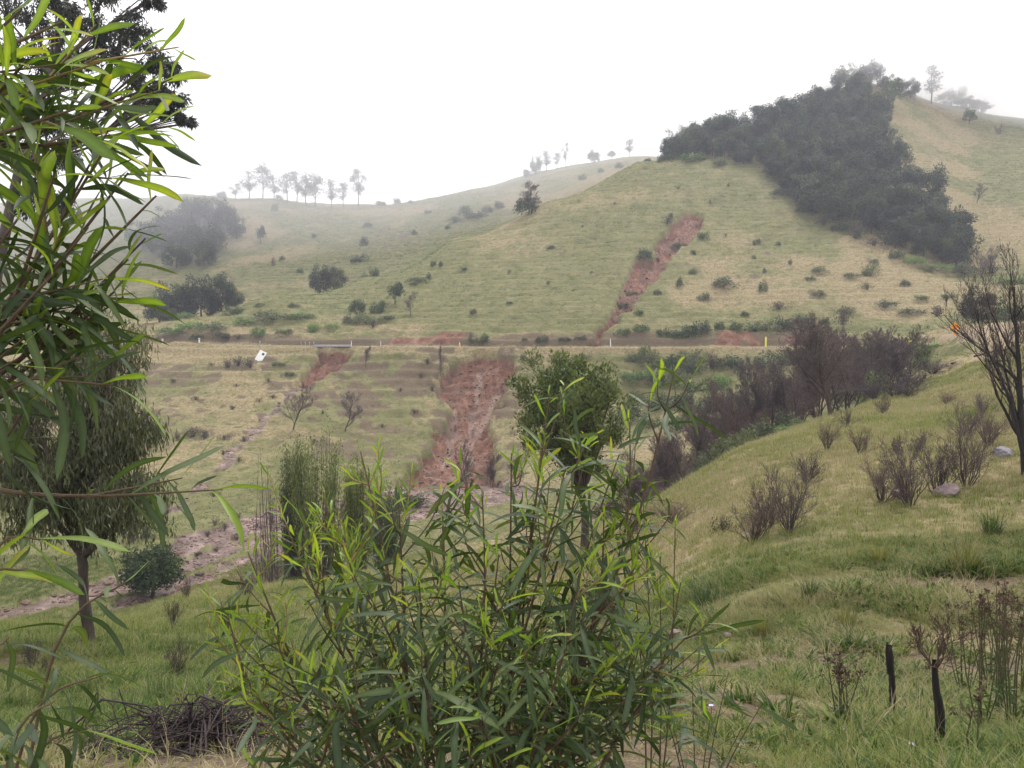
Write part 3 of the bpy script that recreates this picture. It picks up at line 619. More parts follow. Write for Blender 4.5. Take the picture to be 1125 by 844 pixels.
hill([(708, 285, 20, 15), (722, 288, 9, 12)], 'bush', 'dark shrub in the bend of the red upper slip', 'shrubs in the bend of the upper slip')
plant_px('scrub', 733, 246, 18, 12, 'purplish scrub left of the top of the red upper slip', None, 158, 300)
plant_px('bush', 737, 240, 5, 9, 'upright bush beside the purplish scrub near the upper slip', None, 158, 300)
hill([(683, 340, 14, 12), (694, 324, 9, 8)], 'bush', 'shrub growing inside the red upper slip', 'shrubs inside the upper slip')
hill([(772, 263, 18, 10), (797, 260, 9, 7), (833, 268, 14, 8), (746, 274, 12, 8), (761, 280, 12, 8), (795, 316, 36, 16), (838, 320, 17, 12), (773, 331, 25, 10), (761, 301, 18, 8), (747, 316, 14, 8), (722, 324, 12, 12), (702, 346, 22, 9), (857, 340, 22, 14), (900, 300, 19, 9), (890, 308, 12, 8), (936, 305, 22, 9), (957, 304, 22, 20), (994, 315, 20, 8), (1017, 298, 20, 10), (1042, 328, 20, 10), (953, 318, 20, 10), (900, 326, 20, 11), (974, 338, 22, 10), (840, 300, 8, 7), (828, 285, 5, 8), (1000, 345, 24, 9), (930, 345, 22, 9), (1030, 350, 22, 10), (880, 352, 20, 8), (818, 348, 10, 6), (1012, 330, 18, 8), (960, 290, 18, 8), (868, 290, 8, 6)], 'greybush', 'small grey-green shrub dotted on the tawny slope right of upper slip', 'shrubs dotted on the tawny slope')
hill([(605, 274, 7, 6), (602, 313, 6, 6), (510, 298, 8, 5), (560, 300, 5, 4), (640, 250, 6, 5), (650, 300, 5, 4), (600, 222, 6, 4), (675, 225, 5, 4), (630, 320, 6, 4), (560, 335, 12, 6), (520, 345, 12, 6), (828, 270, 5, 9), (745, 208, 5, 4), (800, 205, 5, 4), (780, 225, 5, 6), (855, 270, 6, 7)], 'bush', 'tiny dark bush alone on the open grassy hill', 'tiny bushes on the open hill')
# the bank above the road
hill([(525, 377, 22, 13), (517, 376, 12, 12), (533, 376, 14, 13)], 'bush', 'dark green bush at the end of the red road cutting', 'bushes at the end of the red cutting')
hill([(685, 376, 26, 11), (705, 376, 28, 12), (728, 376, 26, 14), (745, 374, 24, 12), (762, 376, 24, 20), (775, 374, 26, 18), (790, 372, 22, 14), (808, 374, 18, 14), (842, 372, 26, 16), (860, 370, 26, 16), (880, 370, 28, 14), (905, 368, 28, 14), (925, 364, 28, 14), (620, 376, 18, 8), (596, 376, 20, 9), (576, 376, 16, 7), (637, 375, 14, 8)], 'bush', 'dark shrub on the steep cutting along the upper side of road', 'shrubs on the road cutting')

# ------------------------------------------------------------------ below the road
def low(lst, key, label, group):
    for px, py, w, h in lst: plant_px(key, px, py, w, h, label, group, 62, 153)
plant_px('bare_r', 322, 472, 40, 50, 'purple leafless tree on the slope below the washed-out road', None, 90, 156)
plant_px('bare', 379, 474, 40, 44, 'grey-green leafless tree right of the purple one', None, 90, 156)
plant_px('bare_d', 402, 404, 14, 24, 'small dark dead tree just below the road by the washout', None, 90, 156)
plant_px('bare_d', 484, 416, 10, 36, 'thin dead tree beside the big red slip', None, 90, 156)
low([(262, 402, 30, 14), (275, 404, 20, 10), (250, 404, 20, 10)], 'scrub', 'purplish scrub under the fallen white sign', 'scrub under the fallen sign')
low([(318, 414, 18, 9), (306, 402, 18, 8)], 'bush', 'dark bush left of the washed-out hollow', 'bushes beside the washout')
low([(212, 480, 26, 14), (225, 482, 20, 12), (196, 484, 20, 12), (246, 484, 18, 10), (268, 486, 16, 9), (245, 500, 12, 8), (262, 508, 10, 7), (235, 546, 18, 9), (300, 438, 12, 6), (285, 442, 12, 6), (190, 420, 12, 6), (215, 440, 14, 6), (255, 450, 12, 6), (232, 402, 10, 5), (355, 455, 8, 5), (420, 470, 12, 6), (440, 430, 9, 5), (455, 455, 12, 7), (345, 486, 12, 6), (260, 425, 10, 5), (295, 420, 10, 6)], 'scrub', 'low brown scrub on the tawny slope below the road', 'low scrub below the road')
low([(145, 596, 36, 26), (160, 592, 24, 18)], 'greybush', 'grey-green bush beside the mud flow left of the round tree', 'grey bushes beside the mud flow')
plant_px('bare_r', 176, 588, 28, 36, 'purple twiggy bush beside the mud flow', None, 55, 120)
low([(236, 578, 10, 12), (246, 584, 9, 13), (228, 590, 9, 8), (262, 572, 10, 14), (216, 612, 12, 7), (260, 594, 14, 9), (282, 580, 10, 8), (300, 575, 10, 14), (238, 606, 12, 7)], 'brush_d', 'dead twiggy stump standing in the mud flow', 'dead stumps in the mud flow')
for px, d, top, w in ((515, 108, 488, 34), (540, 104, 500, 34), (500, 98, 520, 30), (560, 100, 505, 34)):
    plant_top('bare_d', px, d, top, w, 'dark leafless tree standing in mud below the big slip', 'leafless trees below the slip')
for px, d, top, w in ((440, 88, 528, 30), (458, 90, 536, 26), (420, 84, 540, 26)):
    plant_top('bush', px, d, top, w, 'dark green bush at the valley bottom behind the near wattle', 'bushes at the valley bottom')
low([(470, 400, 16, 8), (475, 430, 12, 7), (462, 415, 14, 7), (585, 402, 22, 12), (600, 415, 20, 10), (575, 396, 18, 9), (610, 398, 24, 14), (640, 395, 24, 10)], 'scrub', 'brown scrub around the rim of the big red slip', 'scrub around the big slip')
for i, (px, py, w, h) in enumerate(((696, 398, 22, 12), (712, 400, 24, 13), (728, 404, 24, 12), (700, 418, 24, 14), (722, 424, 26, 15), (745, 400, 26, 16), (762, 408, 28, 18), (782, 404, 26, 18), (804, 404, 26, 20), (745, 424, 28, 18), (770, 430, 30, 20), (792, 426, 28, 18), (815, 412, 26, 16), (832, 406, 26, 16), (850, 404, 26, 18), (870, 400, 28, 18), (890, 396, 28, 18), (700, 442, 26, 16), (725, 448, 28, 18), (752, 450, 30, 20), (780, 452, 30, 20), (690, 462, 26, 18), (716, 470, 28, 20), (744, 474, 30, 20))):
    plant_px(('bush', 'greybush', 'bush', 'lushbush')[i % 4], px, py, w * 1.15, h * 1.15, 'green shrub in the thicket below the road right of the mid tree', 'thicket below the road', 90, 149)

# ------------------------------------------------------------------ the leafless grove along the gully at right
p = on(914, 55); hh_ = top_height(914, 55, 360); o = empty('bare_tree', p); sg = branch_segs(np.random.default_rng(55), hh_ * .92, .17, 4, (16, 9, 7, 5), 50, .15, .56, .16, wob=.08, minr=.014)
obj('trunk', segs_buf(sg, 0, 1).mesh('trunk', M['bark']), o); obj('twigs', segs_buf(sg, 2).mesh('twigs', M['twig']), o); tag(o, 'large purplish dead tree with dark trunk at the grove edge', 'dead tree')
G_ = []
GROVE2 = [(x_, d_, t_, 58) for x_, d_, t_ in zip(range(672, 1010, 9), [44, 49, 53, 58, 50, 62, 56, 68, 60, 72, 66, 58, 74, 64, 78, 70, 62, 76, 68, 80, 72, 84, 66, 78, 86, 74, 82, 90, 80, 70, 86, 78, 92, 84, 76, 88, 80, 90], np.interp(range(672, 1010, 9), [672, 700, 735, 770, 800, 850, 900, 950, 1010], [545, 520, 488, 458, 436, 408, 384, 368, 378]) + np.tile((6, -4, 14, 0, 9), 8)[:38])]
for i, (px, d, top, w) in enumerate(GROVE2 + [(690, 50, 520, 60), (712, 54, 500, 66), (735, 56, 486, 62), (752, 60, 470, 66), (770, 62, 455, 62), (784, 66, 440, 66), (800, 70, 428, 66), (815, 66, 420, 62), (830, 74, 408, 66), (846, 70, 402, 66), (862, 74, 396, 66), (880, 78, 384, 66), (896, 76, 378, 60), (930, 82, 366, 66), (948, 78, 366, 60), (966, 84, 362, 66), (984, 88, 362, 60), (1000, 84, 372, 56), (940, 66, 392, 60), (725, 48, 530, 56), (700, 46, 545, 50), (760, 52, 500, 54), (875, 62, 410, 56), (838, 60, 432, 54), (672, 46, 545, 46), (785, 56, 478, 50), (742, 66, 478, 60), (900, 90, 366, 60), (716, 64, 508, 60), (690, 60, 530, 56)]):
    plant_top(('bare', 'bare_r', 'bare_d', 'bare')[i % 4], px, d, top, w, 'purplish leafless tree in the dense grove along the gully', 'leafless trees of the gully grove')
for i, (px, d, top, w) in enumerate(((985, 64, 402, 60), (1005, 66, 400, 56), (965, 62, 412, 50), (1025, 72, 392, 46), (1000, 60, 415, 50))):
    plant_top('brush_d', px, d, top, w * 1.2, 'dark tangled dead bush at the right end of the grove', 'dead bushes at the right end of the grove')
plant_top('lushbush', 968, 74, 400, 44, 'bright green leafy bush among the dead trees of the grove')
plant_top('lushbush', 955, 70, 416, 30, 'smaller bright green bush in front of the bright leafy one')
for px, d, top, w in ((838, 54, 452, 46), (818, 52, 462, 46), (800, 50, 474, 46), (782, 49, 486, 40), (862, 57, 446, 40), (880, 55, 458, 34)):
    plant_top('greybush', px, d, top, w, 'grey-green bush at the foot of the leafless grove', 'green bushes at the foot of the grove')
plant_top('lushbush', 868, 50, 466, 34, 'small bright green bush left of the large dead tree trunk')
for px, d, top, w in ((940, 100, 352, 50), (965, 104, 350, 50), (990, 106, 356, 46), (1010, 100, 366, 36), (1028, 98, 376, 34), (1016, 90, 388, 30)):
    plant_top('bush' if px < 1000 else 'lushbush', px, d, top, w, 'dark bush behind the grove below the orange road sign', 'bushes behind the grove')

# ================================================================== larger single trees
def world_clumps(L, base):
    """(column, row, distance, radius in pixels) -> clump rows relative to the foot of the tree"""
    return np.array([(*(at(a, b, d) - base), metres(r, d)) for a, b, d, r in L])
# the tall gum whose crown stands dark against the sky at top left
rng = np.random.default_rng(101); b0 = on(-40, 30)
gum = empty('gum_tree', b0); tag(gum, 'tall gum tree with dark clumped foliage against white sky at top left', 'tree')
CL = [(92, 22, 30, 24), (118, 40, 30, 22), (72, 8, 30, 20), (150, 26, 29, 20), (138, 60, 30, 20), (170, 62, 29, 17), (186, 84, 29, 17), (192, 108, 29, 17), (204, 132, 29, 11), (168, 104, 29, 16), (150, 96, 30, 15), (178, 122, 29, 13), (60, 48, 31, 22), (36, 20, 31, 24), (14, 50, 31, 24), (70, 84, 31, 22), (40, 96, 31, 24), (8, 110, 31, 22), (112, 106, 31, 15), (60, 130, 31, 22), (22, 160, 31, 24), (70, 170, 31, 20), (120, -16, 30, 26), (60, -30, 31, 30), (0, -10, 31, 30), (170, 0, 29, 18), (30, 210, 31, 24), (64, 226, 31, 18), (-20, 70, 31, 30), (-30, 150, 31, 30), (100, 62, 30, 16)]
cl = world_clumps(CL, b0)
sub = np.array([(*(c[:3] + unit(rng.normal(size=3)) * c[3] * rng.uniform(.3, 1.0)), c[3] * rng.uniform(.28, .5)) for c in cl for _ in range(7)])
cb = Buf()
for c in sub:
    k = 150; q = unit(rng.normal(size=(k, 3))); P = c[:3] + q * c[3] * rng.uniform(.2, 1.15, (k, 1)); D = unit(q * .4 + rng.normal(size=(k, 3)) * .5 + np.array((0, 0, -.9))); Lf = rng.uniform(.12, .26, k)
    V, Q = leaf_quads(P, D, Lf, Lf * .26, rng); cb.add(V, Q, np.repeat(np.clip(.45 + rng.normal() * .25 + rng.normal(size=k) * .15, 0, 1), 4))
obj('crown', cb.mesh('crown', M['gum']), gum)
tb = Buf(); hub = [at(-34, 560, 30) - b0, at(-20, 420, 30.5) - b0, at(-4, 300, 30.5) - b0, at(20, 190, 30.5) - b0, at(56, 80, 30.5) - b0]
V, Q = tube([Vector((0, 0, -.4))] + hub, [.36, .32, .28, .22, .16, .08], 9); tb.add(V, Q)
for c in cl:
    h_ = min(hub[1:], key=lambda h: (Vector(c[:3]) - h).length + 3 * max(0, h.z - c[2] + 1.2)); m_ = h_.lerp(Vector(c[:3]), .6) + Vector((rng.normal() * .25, rng.normal() * .2, -.15 + rng.normal() * .2))
    V, Q = tube([h_, h_.lerp(m_, .5) + Vector((rng.normal() * .1, 0, .08)), m_, Vector(c[:3])], [.06, .05, .035, .014], 6); tb.add(V, Q)
    for _ in range(4):
        e = Vector(c[:3]) + Vector(unit(rng.normal(size=3))) * c[3]; V, Q = tube([m_, Vector(c[:3]).lerp(e, .5), e], [.035, .022, .008], 4); tb.add(V, Q)
obj('trunk', tb.mesh('trunk', M['bark'], True), gum)

# the weeping tree on the near bank at left
rng = np.random.default_rng(102); b0 = hit(96, 707, 11, 26); d = b0.y
weep = empty('weeping_tree', b0); tag(weep, 'drooping dark tree with forked black trunk on the left bank', 'tree')
A = lambda px, py, dd=0: at(px, py, d + dd) - b0
tb = Buf()
V, Q = rough_tube([Vector((0, 0, -.3)), A(97, 690), A(92, 655), A(91, 622), A(88, 604)], [.15, .115, .095, .09, .095], 12, .12, 5, 36); tb.add(V, Q)
limbs = [[(88, 606), (76, 575), (66, 540), (52, 500), (30, 450), (10, 410)], [(88, 606), (84, 565), (80, 520), (82, 460), (78, 400), (74, 350)], [(90, 610), (98, 570), (104, 530), (112, 480), (122, 420), (126, 380)], [(90, 610), (106, 580), (118, 555), (132, 520), (140, 480), (144, 440)], [(88, 606), (70, 590), (48, 560), (26, 540), (0, 520)], [(90, 612), (110, 596), (126, 574), (138, 552), (146, 540)], [(84, 565), (92, 520), (98, 460), (100, 400), (104, 350)], [(76, 575), (58, 548), (40, 520), (24, 480), (14, 440)]]
ends = []
for li, Lm in enumerate(limbs):
    dz = rng.uniform(-1.1, 1.1); P = [A(x, y, dz * i / (len(Lm) - 1)) + Vector(rng.normal(size=3) * .04) for i, (x, y) in enumerate(Lm)]; n_p = len(P)
    V, Q = tube(P, [.085 * (1 - .82 * i / (n_p - 1)) for i in range(n_p)], 7); tb.add(V, Q)
    for k in range(34):
        t = rng.uniform(1.4, n_p - 1.01); i = int(t); p = P[i].lerp(P[i + 1], t - i); a = rng.uniform(0, 6.28); L_ = rng.uniform(.15, .62)
        e = p + Vector((math.cos(a) * L_, math.sin(a) * L_, rng.uniform(-.15, .55))); tip = e + Vector((math.cos(a) * .18, math.sin(a) * .18, -rng.uniform(.1, .5)))
        V, Q = tube([p, p.lerp(e, .6) + Vector((0, 0, .1)), e, tip], [.02, .014, .009, .003], 4); tb.add(V, Q); ends += [(e, tip), (p.lerp(e, .7), tip)]
obj('trunk', tb.mesh('trunk', M['bark'], True), weep)
cb = Buf()
for e, tip in ends:
    k = 80; t = rng.uniform(0, 1.2, (k, 1)); P = np.array(e) + (np.array(tip) - np.array(e)) * t + rng.normal(size=(k, 3)) * (.13, .13, .12)
    lowf = 1.0 if e.z < 2.4 else 0
    if lowf and rng.uniform() < .55: continue
    D = unit(rng.normal(size=(k, 3)) * .32 + np.array((0, 0, -1.0))); Lf = rng.uniform(.09, .2, k); V, Q = leaf_quads(P, D, Lf, Lf * .16, rng)
    cb.add(V, Q, np.repeat(np.clip(.42 + rng.normal() * .2 + rng.normal(size=k) * .18, 0, 1), 4))
obj('crown', cb.mesh('crown', M['weep']), weep)

# the dense round tree in the middle
rng = np.random.default_rng(103); b0 = hit(642, 604, 22, 48); d = b0.y
mid = empty('round_tree', b0); tag(mid, 'dense round-headed green tree in the middle, behind the wattle', 'tree')
cen = at(627, 456, d) - b0; rx, rz = metres(64, d), metres(66, d)
cl = blob_clumps(rng, rx * .9, rx * .9, rz * .9, 0, 170, rx * .17, -.95, .4); cl[:, :3] += np.array(cen)
cb = Buf()
for c in cl:
    k = 170; q = unit(rng.normal(size=(k, 3))); P = c[:3] + q * c[3] * rng.uniform(.3, 1.2, (k, 1)); D = unit(q * .5 + rng.normal(size=(k, 3)) * .45 + np.array((0, 0, .75))); Lf = rng.uniform(.08, .19, k); oq = unit(q + 1.2 * unit(P - np.array(cen)) + rng.normal(size=(k, 3)) * .4)
    V, Q = leaf_quads(P, D, Lf, Lf * .42, rng, oq); cb.add(V, Q, np.repeat(np.clip(.5 + rng.normal() * .16 + rng.normal(size=k) * .2, 0, 1), 4))
obj('crown', cb.mesh('crown', M['round']), mid)
tb = Buf(); fork = at(640, 545, d) - b0; V, Q = tube([Vector((0, 0, -.3)), (at(643, 575, d) - b0), fork], [.17, .14, .12], 8); tb.add(V, Q)
for c in cl[::7]:
    V, Q = tube([fork, fork.lerp(Vector(c[:3]), .5) + Vector((0, 0, .25)), Vector(c[:3])], [.08, .05, .015], 5); tb.add(V, Q)
obj('trunk', tb.mesh('trunk', M['bark'], True), mid)

# the round green tree beside the mud
rng = np.random.default_rng(104); b0 = hit(168, 657, 48, 75); d = b0.y
rt = empty('round_tree', b0); tag(rt, 'small neat round green tree standing beside the mud flow', 'tree')
cen = at(168, 627, d) - b0; r_ = metres(33, d); cl = blob_clumps(rng, r_ * .86, r_ * .86, r_ * .78, 0, 110, r_ * .24, -.75, .25); cl[:, :3] += np.array(cen)
obj('crown', crown_buf(rng, cl, 110, .22, .5, 1, .6, .3, .12).mesh('crown', M['shrubleaf']), rt); obj('trunk', trunk_to(rng, cen.z * .6, cl, .13, 9).mesh('trunk', M['bark']), rt)

# upright broom-like shrubs behind the wattle
def broom(px, d, top, w, label, mat, seed, dead=False):
    rng = np.random.default_rng(seed); p = on(px, d); h = top_height(px, d, top); wd = metres(w, d); o = empty('broom_shrub', p); tag(o, label, 'shrub', None)
    sb, cb = Buf(), Buf()
    for _ in range(30 if dead else 60):
        a = rng.uniform(0, 6.28); r0 = wd * (.45 if dead else .18) * rng.uniform(0, 1); r1 = wd * .5 * rng.uniform(.2, 1); hh = h * rng.uniform(.62, 1.05) * (1 - .25 * (r1 / wd * 2) ** 2)
        P = [Vector((math.cos(a) * r0, math.sin(a) * r0, -.1)), Vector((math.cos(a) * (r0 + r1) * .55, math.sin(a) * (r0 + r1) * .55, hh * .45)), Vector((math.cos(a) * r1, math.sin(a) * r1, hh))]
        V, Q = tube(P, [.03, .02, .006], 4); sb.add(V, Q)
        k = 0 if dead else 230
        if dead:
            for _k in range(9):
                q = P[1].lerp(P[2], rng.uniform(0, 1)); e = q + Vector((rng.normal() * .12, rng.normal() * .12, rng.uniform(.2, .6))); V, Q = tube([q, e], [.008, .003], 3); sb.add(V, Q)
        else:
            t = rng.uniform(.0, 1.06, (k, 1)); t = t * 1.35 - .35; Pm = np.where(t < 0, np.array(P[1]) * (1 + t) - np.array(P[0]) * t, np.array(P[1]) * (1 - t) + np.array(P[2]) * t) + rng.normal(size=(k, 3)) * (.12, .12, .1); D = unit(rng.normal(size=(k, 3)) * .3 + np.array((0, 0, 1.)))
            Lf = rng.uniform(.09, .22, k); V, Q = leaf_quads(Pm, D, Lf, Lf * .26, rng); cb.add(V, Q, np.repeat(np.clip(.45 + rng.normal() * .18 + rng.normal(size=k) * .15, 0, 1), 4))
    obj('stems', sb.mesh('stems', M['twig'] if dead else M['twig_d']), o)
    if not dead: obj('foliage', cb.mesh('foliage', mat), o)
broom(352, 46, 474, 74, 'tall upright feathery green shrub behind the left of the wattle', M['round'], 201)
broom(322, 47, 484, 34, 'narrow upright green shrub left of the tall feathery one', M['round'], 202)
broom(300, 47, 486, 56, 'bare upright grey stems left of the feathery shrubs', None, 203, True)
broom(392, 48, 500, 44, 'darker upright shrub right of the tall feathery one', M['round'], 204)
broom(420, 60, 535, 50, 'dark low upright shrub in the valley behind the wattle', M['shrubleaf'], 205)

# ------------------------------------------------------------------ dead shrubs and trees on the near bank
def near_px(key, px, py, w, h, label, group=None): return plant_px(key, px, py, w, h, label, group, 4, 62)
dt = hit(1127, 522, 18, 45)
rng = np.random.default_rng(310); hgt = metres(212, dt.y)
s = branch_segs(rng, hgt, .12, 4, (8, 7, 6, 3), 30, .16, .52, .16, wob=.09, minr=.006)
s2 = [x for k_ in (311, 312, 313) for x in [(a + np.array((0, 0, .25)), b + np.array((0, 0, .25)), r0 * .8, r1 * .8, l) for a, b, r0, r1, l in branch_segs(np.random.default_rng(k_), hgt * .85, .08, 4, (7, 6, 5, 3), 30, .2, .52, .25, lean=((k_ - 312.0) * .30, .1), wob=.09, minr=.006)]]
o = empty('bare_tree', dt); obj('trunk', segs_buf(s + s2, 0, 1).mesh('trunk', M['char']), o); obj('twigs', segs_buf(s + s2, 2).mesh('twigs', M['twig_d']), o)
tag(o, 'blackened leafless tree with upswept limbs at the right edge', 'dead tree')
for px, py, w, h, key, lb in ((868, 586, 66, 84, 'brush', 'tallest dead brown shrub in the middle of the near bank'), (826, 596, 62, 66, 'brush_r', 'reddish dead shrub left of the tallest one on the near bank'), (842, 580, 50, 62, 'brush_d', 'dark dead shrub behind the two brown ones on the near bank'), (795, 585, 36, 24, 'scrub', 'low dark scrub left of the dead brown shrubs'),
        (886, 532, 50, 38, 'brush_d', 'rounded dark dead shrub above the dead brown ones'), (1000, 556, 70, 86, 'brush', 'tall dead grey shrub left of the pink rock'), (1030, 545, 60, 76, 'brush_d', 'dark dead shrub behind the pink rock'), (1062, 534, 58, 84, 'brush', 'wide dead shrub between pink rock and grey boulder'), (970, 552, 56, 60, 'brush_r', 'thin reddish dead shrub left of the tall grey one'),
        (1085, 490, 44, 50, 'brush_r', 'brown dead shrub behind the grey boulder'), (1060, 480, 40, 44, 'brush', 'small dead shrub upslope of the pink rock'), (944, 498, 34, 36, 'brush_r', 'reddish twiggy shrub on the pale grass below the grove'), (908, 494, 30, 40, 'brush_r', 'russet shrub at the foot of the large dead tree'), (985, 500, 30, 24, 'scrub', 'flat brown scrub upslope of the dead shrubs'),
        (1010, 500, 26, 30, 'brush', 'pale twiggy shrub on the slope above the dead shrubs'), (740, 575, 60, 30, 'brush_r', 'dry reddish scrub on the brow behind the wattle tip'), (700, 585, 44, 30, 'brush_r', 'dry brown scrub on the brow beside the round tree trunk'), (660, 680, 80, 66, 'brush_d', 'tangled dark dead bush half hidden behind the wattle'), (270, 655, 40, 40, 'brush_r', 'dry russet bush at the brow left of the wattle'), (300, 640, 46, 40, 'brush', 'dry grey bush at the brow behind the wattle'),
        (1080, 455, 30, 26, 'brush', 'small bare shrub left of the blackened tree'), (1040, 445, 24, 18, 'brush_r', 'tiny dry shrub on the bank under the sandy crest'), (970, 455, 22, 24, 'brush_d', 'small dark dead shrub below the tangled bushes'), (930, 470, 20, 28, 'brush_d', 'slim dead shrub right of the large dead tree')):
    near_px(key, px, py, w, h, lb)
for px, py, w, h in ((190, 690, 22, 40), (205, 660, 14, 30), (35, 735, 26, 44), (52, 742, 20, 30), (195, 745, 30, 50)):
    near_px('brush_d', px, py, w, h, 'thin dark dry weed standing in grass on the left bank', 'dry weeds on the left bank')

# ================================================================== grass: uncountable, one object each for near bank, mid bank and far slopes
def tuft_mesh(name, seed, nb, h, spread, lean, wd, mat, seg=3, stalk=0):
    rng = np.random.default_rng(seed); V, Q, Tn = [], [], []
    ts = np.linspace(0, 1, seg + 1)
    for i in range(nb):
        a = rng.uniform(0, 6.28); r = spread * math.sqrt(rng.uniform()); hh = h * rng.uniform(.45, 1.1); ln = lean * rng.uniform(.2, 1.3); st = i < stalk
        if st: hh, ln = h * rng.uniform(1.2, 1.6), lean * .35
        b = np.array((math.cos(a) * r, math.sin(a) * r, -.02)); a2 = a + rng.normal() * .7; dr = np.array((math.cos(a2), math.sin(a2), 0)); sd_ = np.array((-math.sin(a2), math.cos(a2), 0)) if not st else unit(rng.normal(size=3) * (1, 1, 0))
        n0 = len(V); tn = np.clip(rng.normal() * .16, -.4, .4) + (.5 if st else 0)
        for t in ts:
            c = b + dr * ln * hh * t ** 2 + np.array((0, 0, hh * (t - .35 * ln * t * t))); w = wd * (1 - t) ** .7 * (.35 if st else 1) + .0006
            if st and t > .7: w = wd * .9 * (1.05 - t)
            V += [c - sd_ * w / 2, c + sd_ * w / 2]; Tn += [tn, tn]
        for k in range(seg): Q.append((n0 + 2 * k, n0 + 2 * k + 1, n0 + 2 * k + 3, n0 + 2 * k + 2))
    return mesh(name, np.array(V), np.array(Q), mat, False, {'tone': np.array(Tn)})
def grass_mat(name, cols, trans=.42):
    m, n, o = nodes(name); a = N(n, 'Attribute', attribute_name='itone', attribute_type='INSTANCER').outputs['Fac']; b = N(n, 'Attribute', attribute_name='tone').outputs['Fac']
    s = N(n, 'Math', operation='ADD'); n.links.new(a, s.inputs[0]); n.links.new(b, s.inputs[1])
    c = ramp(n, s.outputs[0], [(i / (len(cols) - 1), k) for i, k in enumerate(cols)]).outputs[0]
    p = N(n, 'BsdfPrincipled'); n.links.new(c, p.inputs['Base Color']); p.inputs['Roughness'].default_value = .65; p.inputs['Specular IOR Level'].default_value = .2
    t = N(n, 'BsdfTranslucent'); n.links.new(c, t.inputs[0]); x = N(n, 'MixShader'); x.inputs[0].default_value = trans
    n.links.new(p.outputs[0], x.inputs[1]); n.links.new(t.outputs[0], x.inputs[2]); n.links.new(x.outputs[0], o.inputs[0]); return m
GR = [(.040, .078, .016), (.112, .168, .030), (.180, .212, .050), (.235, .232, .085), (.295, .255, .130), (.37, .32, .20)]
M['grass'] = grass_mat('grass_blades', GR)
def scatter(name, protos, P, S, idx, tone, label, cat):
    """one grass object: tufts set on points by geometry nodes"""
    pc = bpy.data.collections.new(name + '_tufts')
    for i, me in enumerate(protos):
        o = bpy.data.objects.new('%s_tuft_%02d' % (name, i), me); pc.objects.link(o)
    me = bpy.data.meshes.new(name); me.vertices.add(len(P)); me.vertices.foreach_set('co', np.asarray(P, np.float32).ravel())
    rngl = np.random.default_rng(len(P))
    for nm, ty, a in (('rot', 'FLOAT_VECTOR', np.c_[rngl.normal(size=(len(P), 2)) * .12, rngl.uniform(0, 6.28, len(P))]), ('scl', 'FLOAT_VECTOR', S)):
        at_ = me.attributes.new(nm, ty, 'POINT'); at_.data.foreach_set('vector', np.asarray(a, np.float32).ravel())
    at_ = me.attributes.new('pick', 'INT', 'POINT'); at_.data.foreach_set('value', np.asarray(idx, np.int32))
    at_ = me.attributes.new('itone', 'FLOAT', 'POINT'); at_.data.foreach_set('value', np.asarray(tone, np.float32))
    o = obj(name, me); ng = bpy.data.node_groups.new(name, 'GeometryNodeTree')
    ng.interface.new_socket('Geometry', in_out='INPUT', socket_type='NodeSocketGeometry'); ng.interface.new_socket('Geometry', in_out='OUTPUT', socket_type='NodeSocketGeometry')
    gi, go = ng.nodes.new('NodeGroupInput'), ng.nodes.new('NodeGroupOutput'); ip = ng.nodes.new('GeometryNodeInstanceOnPoints'); ci = ng.nodes.new('GeometryNodeCollectionInfo')
    ci.inputs['Collection'].default_value = pc; ci.inputs['Separate Children'].default_value = True; ci.inputs['Reset Children'].default_value = True
    ip.inputs['Pick Instance'].default_value = True
    def na(nm, ty):
        x = ng.nodes.new('GeometryNodeInputNamedAttribute'); x.data_type = ty; x.inputs[0].default_value = nm; return x.outputs[0]
    l = ng.links.new; l(gi.outputs[0], ip.inputs['Points']); l(ci.outputs[0], ip.inputs['Instance']); l(na('pick', 'INT'), ip.inputs['Instance Index'])
    l(na('rot', 'FLOAT_VECTOR'), ip.inputs['Rotation']); l(na('scl', 'FLOAT_VECTOR'), ip.inputs['Scale']); l(ip.outputs[0], go.inputs[0])
    md = o.modifiers.new('grass', 'NODES'); md.node_group = ng
    tag(o, label, cat, kind='stuff'); return o
def spread(n, d0, d1, u0=-.74, u1=.74, pw=2.0):
    d = (RNG.uniform(d0 ** pw, d1 ** pw, n)) ** (1 / pw); u = RNG.uniform(u0, u1, n); return u * d, d
def bare_all(x, y):
    m = {k: HS(x, y, v.reshape(GX.shape)) for k, v in mk.items()}; return np.maximum.reduce([m['slide'], m['mud'], m['road'], m['cut'] * .8, m['bank'] * .6, HS(x, y, ATT['sand'].reshape(GX.shape)) * .85])
# near bank
x, y = spread(64000, 2.6, 17, pw=1.35); bm = bare_mask(x, y); keep = RNG.uniform(size=len(x)) > np.clip(bm * 1.05, 0, .93); x, y, bm = x[keep], y[keep], bm[keep]
nz = fbm(x * .5, y * .5, 91, 3); nz2 = fbm(x * .16, y * .16, 92, 2)
tone = np.clip(.34 + .46 * nz + .22 * nz2 + RNG.normal(size=len(x)) * .19 + .35 * bm, 0, 1)
near_protos = [tuft_mesh('tuft', 400 + i, 22, .115, .09, 1.25, .007, M['grass']) for i in range(4)] + [tuft_mesh('tuft', 410 + i, 16, .18, .07, 1.1, .0055, M['grass'], 3, 1) for i in range(3)] + [tuft_mesh('tuft', 420 + i, 22, .09, .10, 1.1, .016, M['grass'], 2) for i in range(3)]
near_protos += [tuft_mesh('tuft', 430 + i, 18, .13, .06, 1.2, .036, M['grass'], 3) for i in range(2)] + [tuft_mesh('tuft', 434 + i, 8, .26, .06, .8, .005, M['grass'], 3, 3) for i in range(2)]
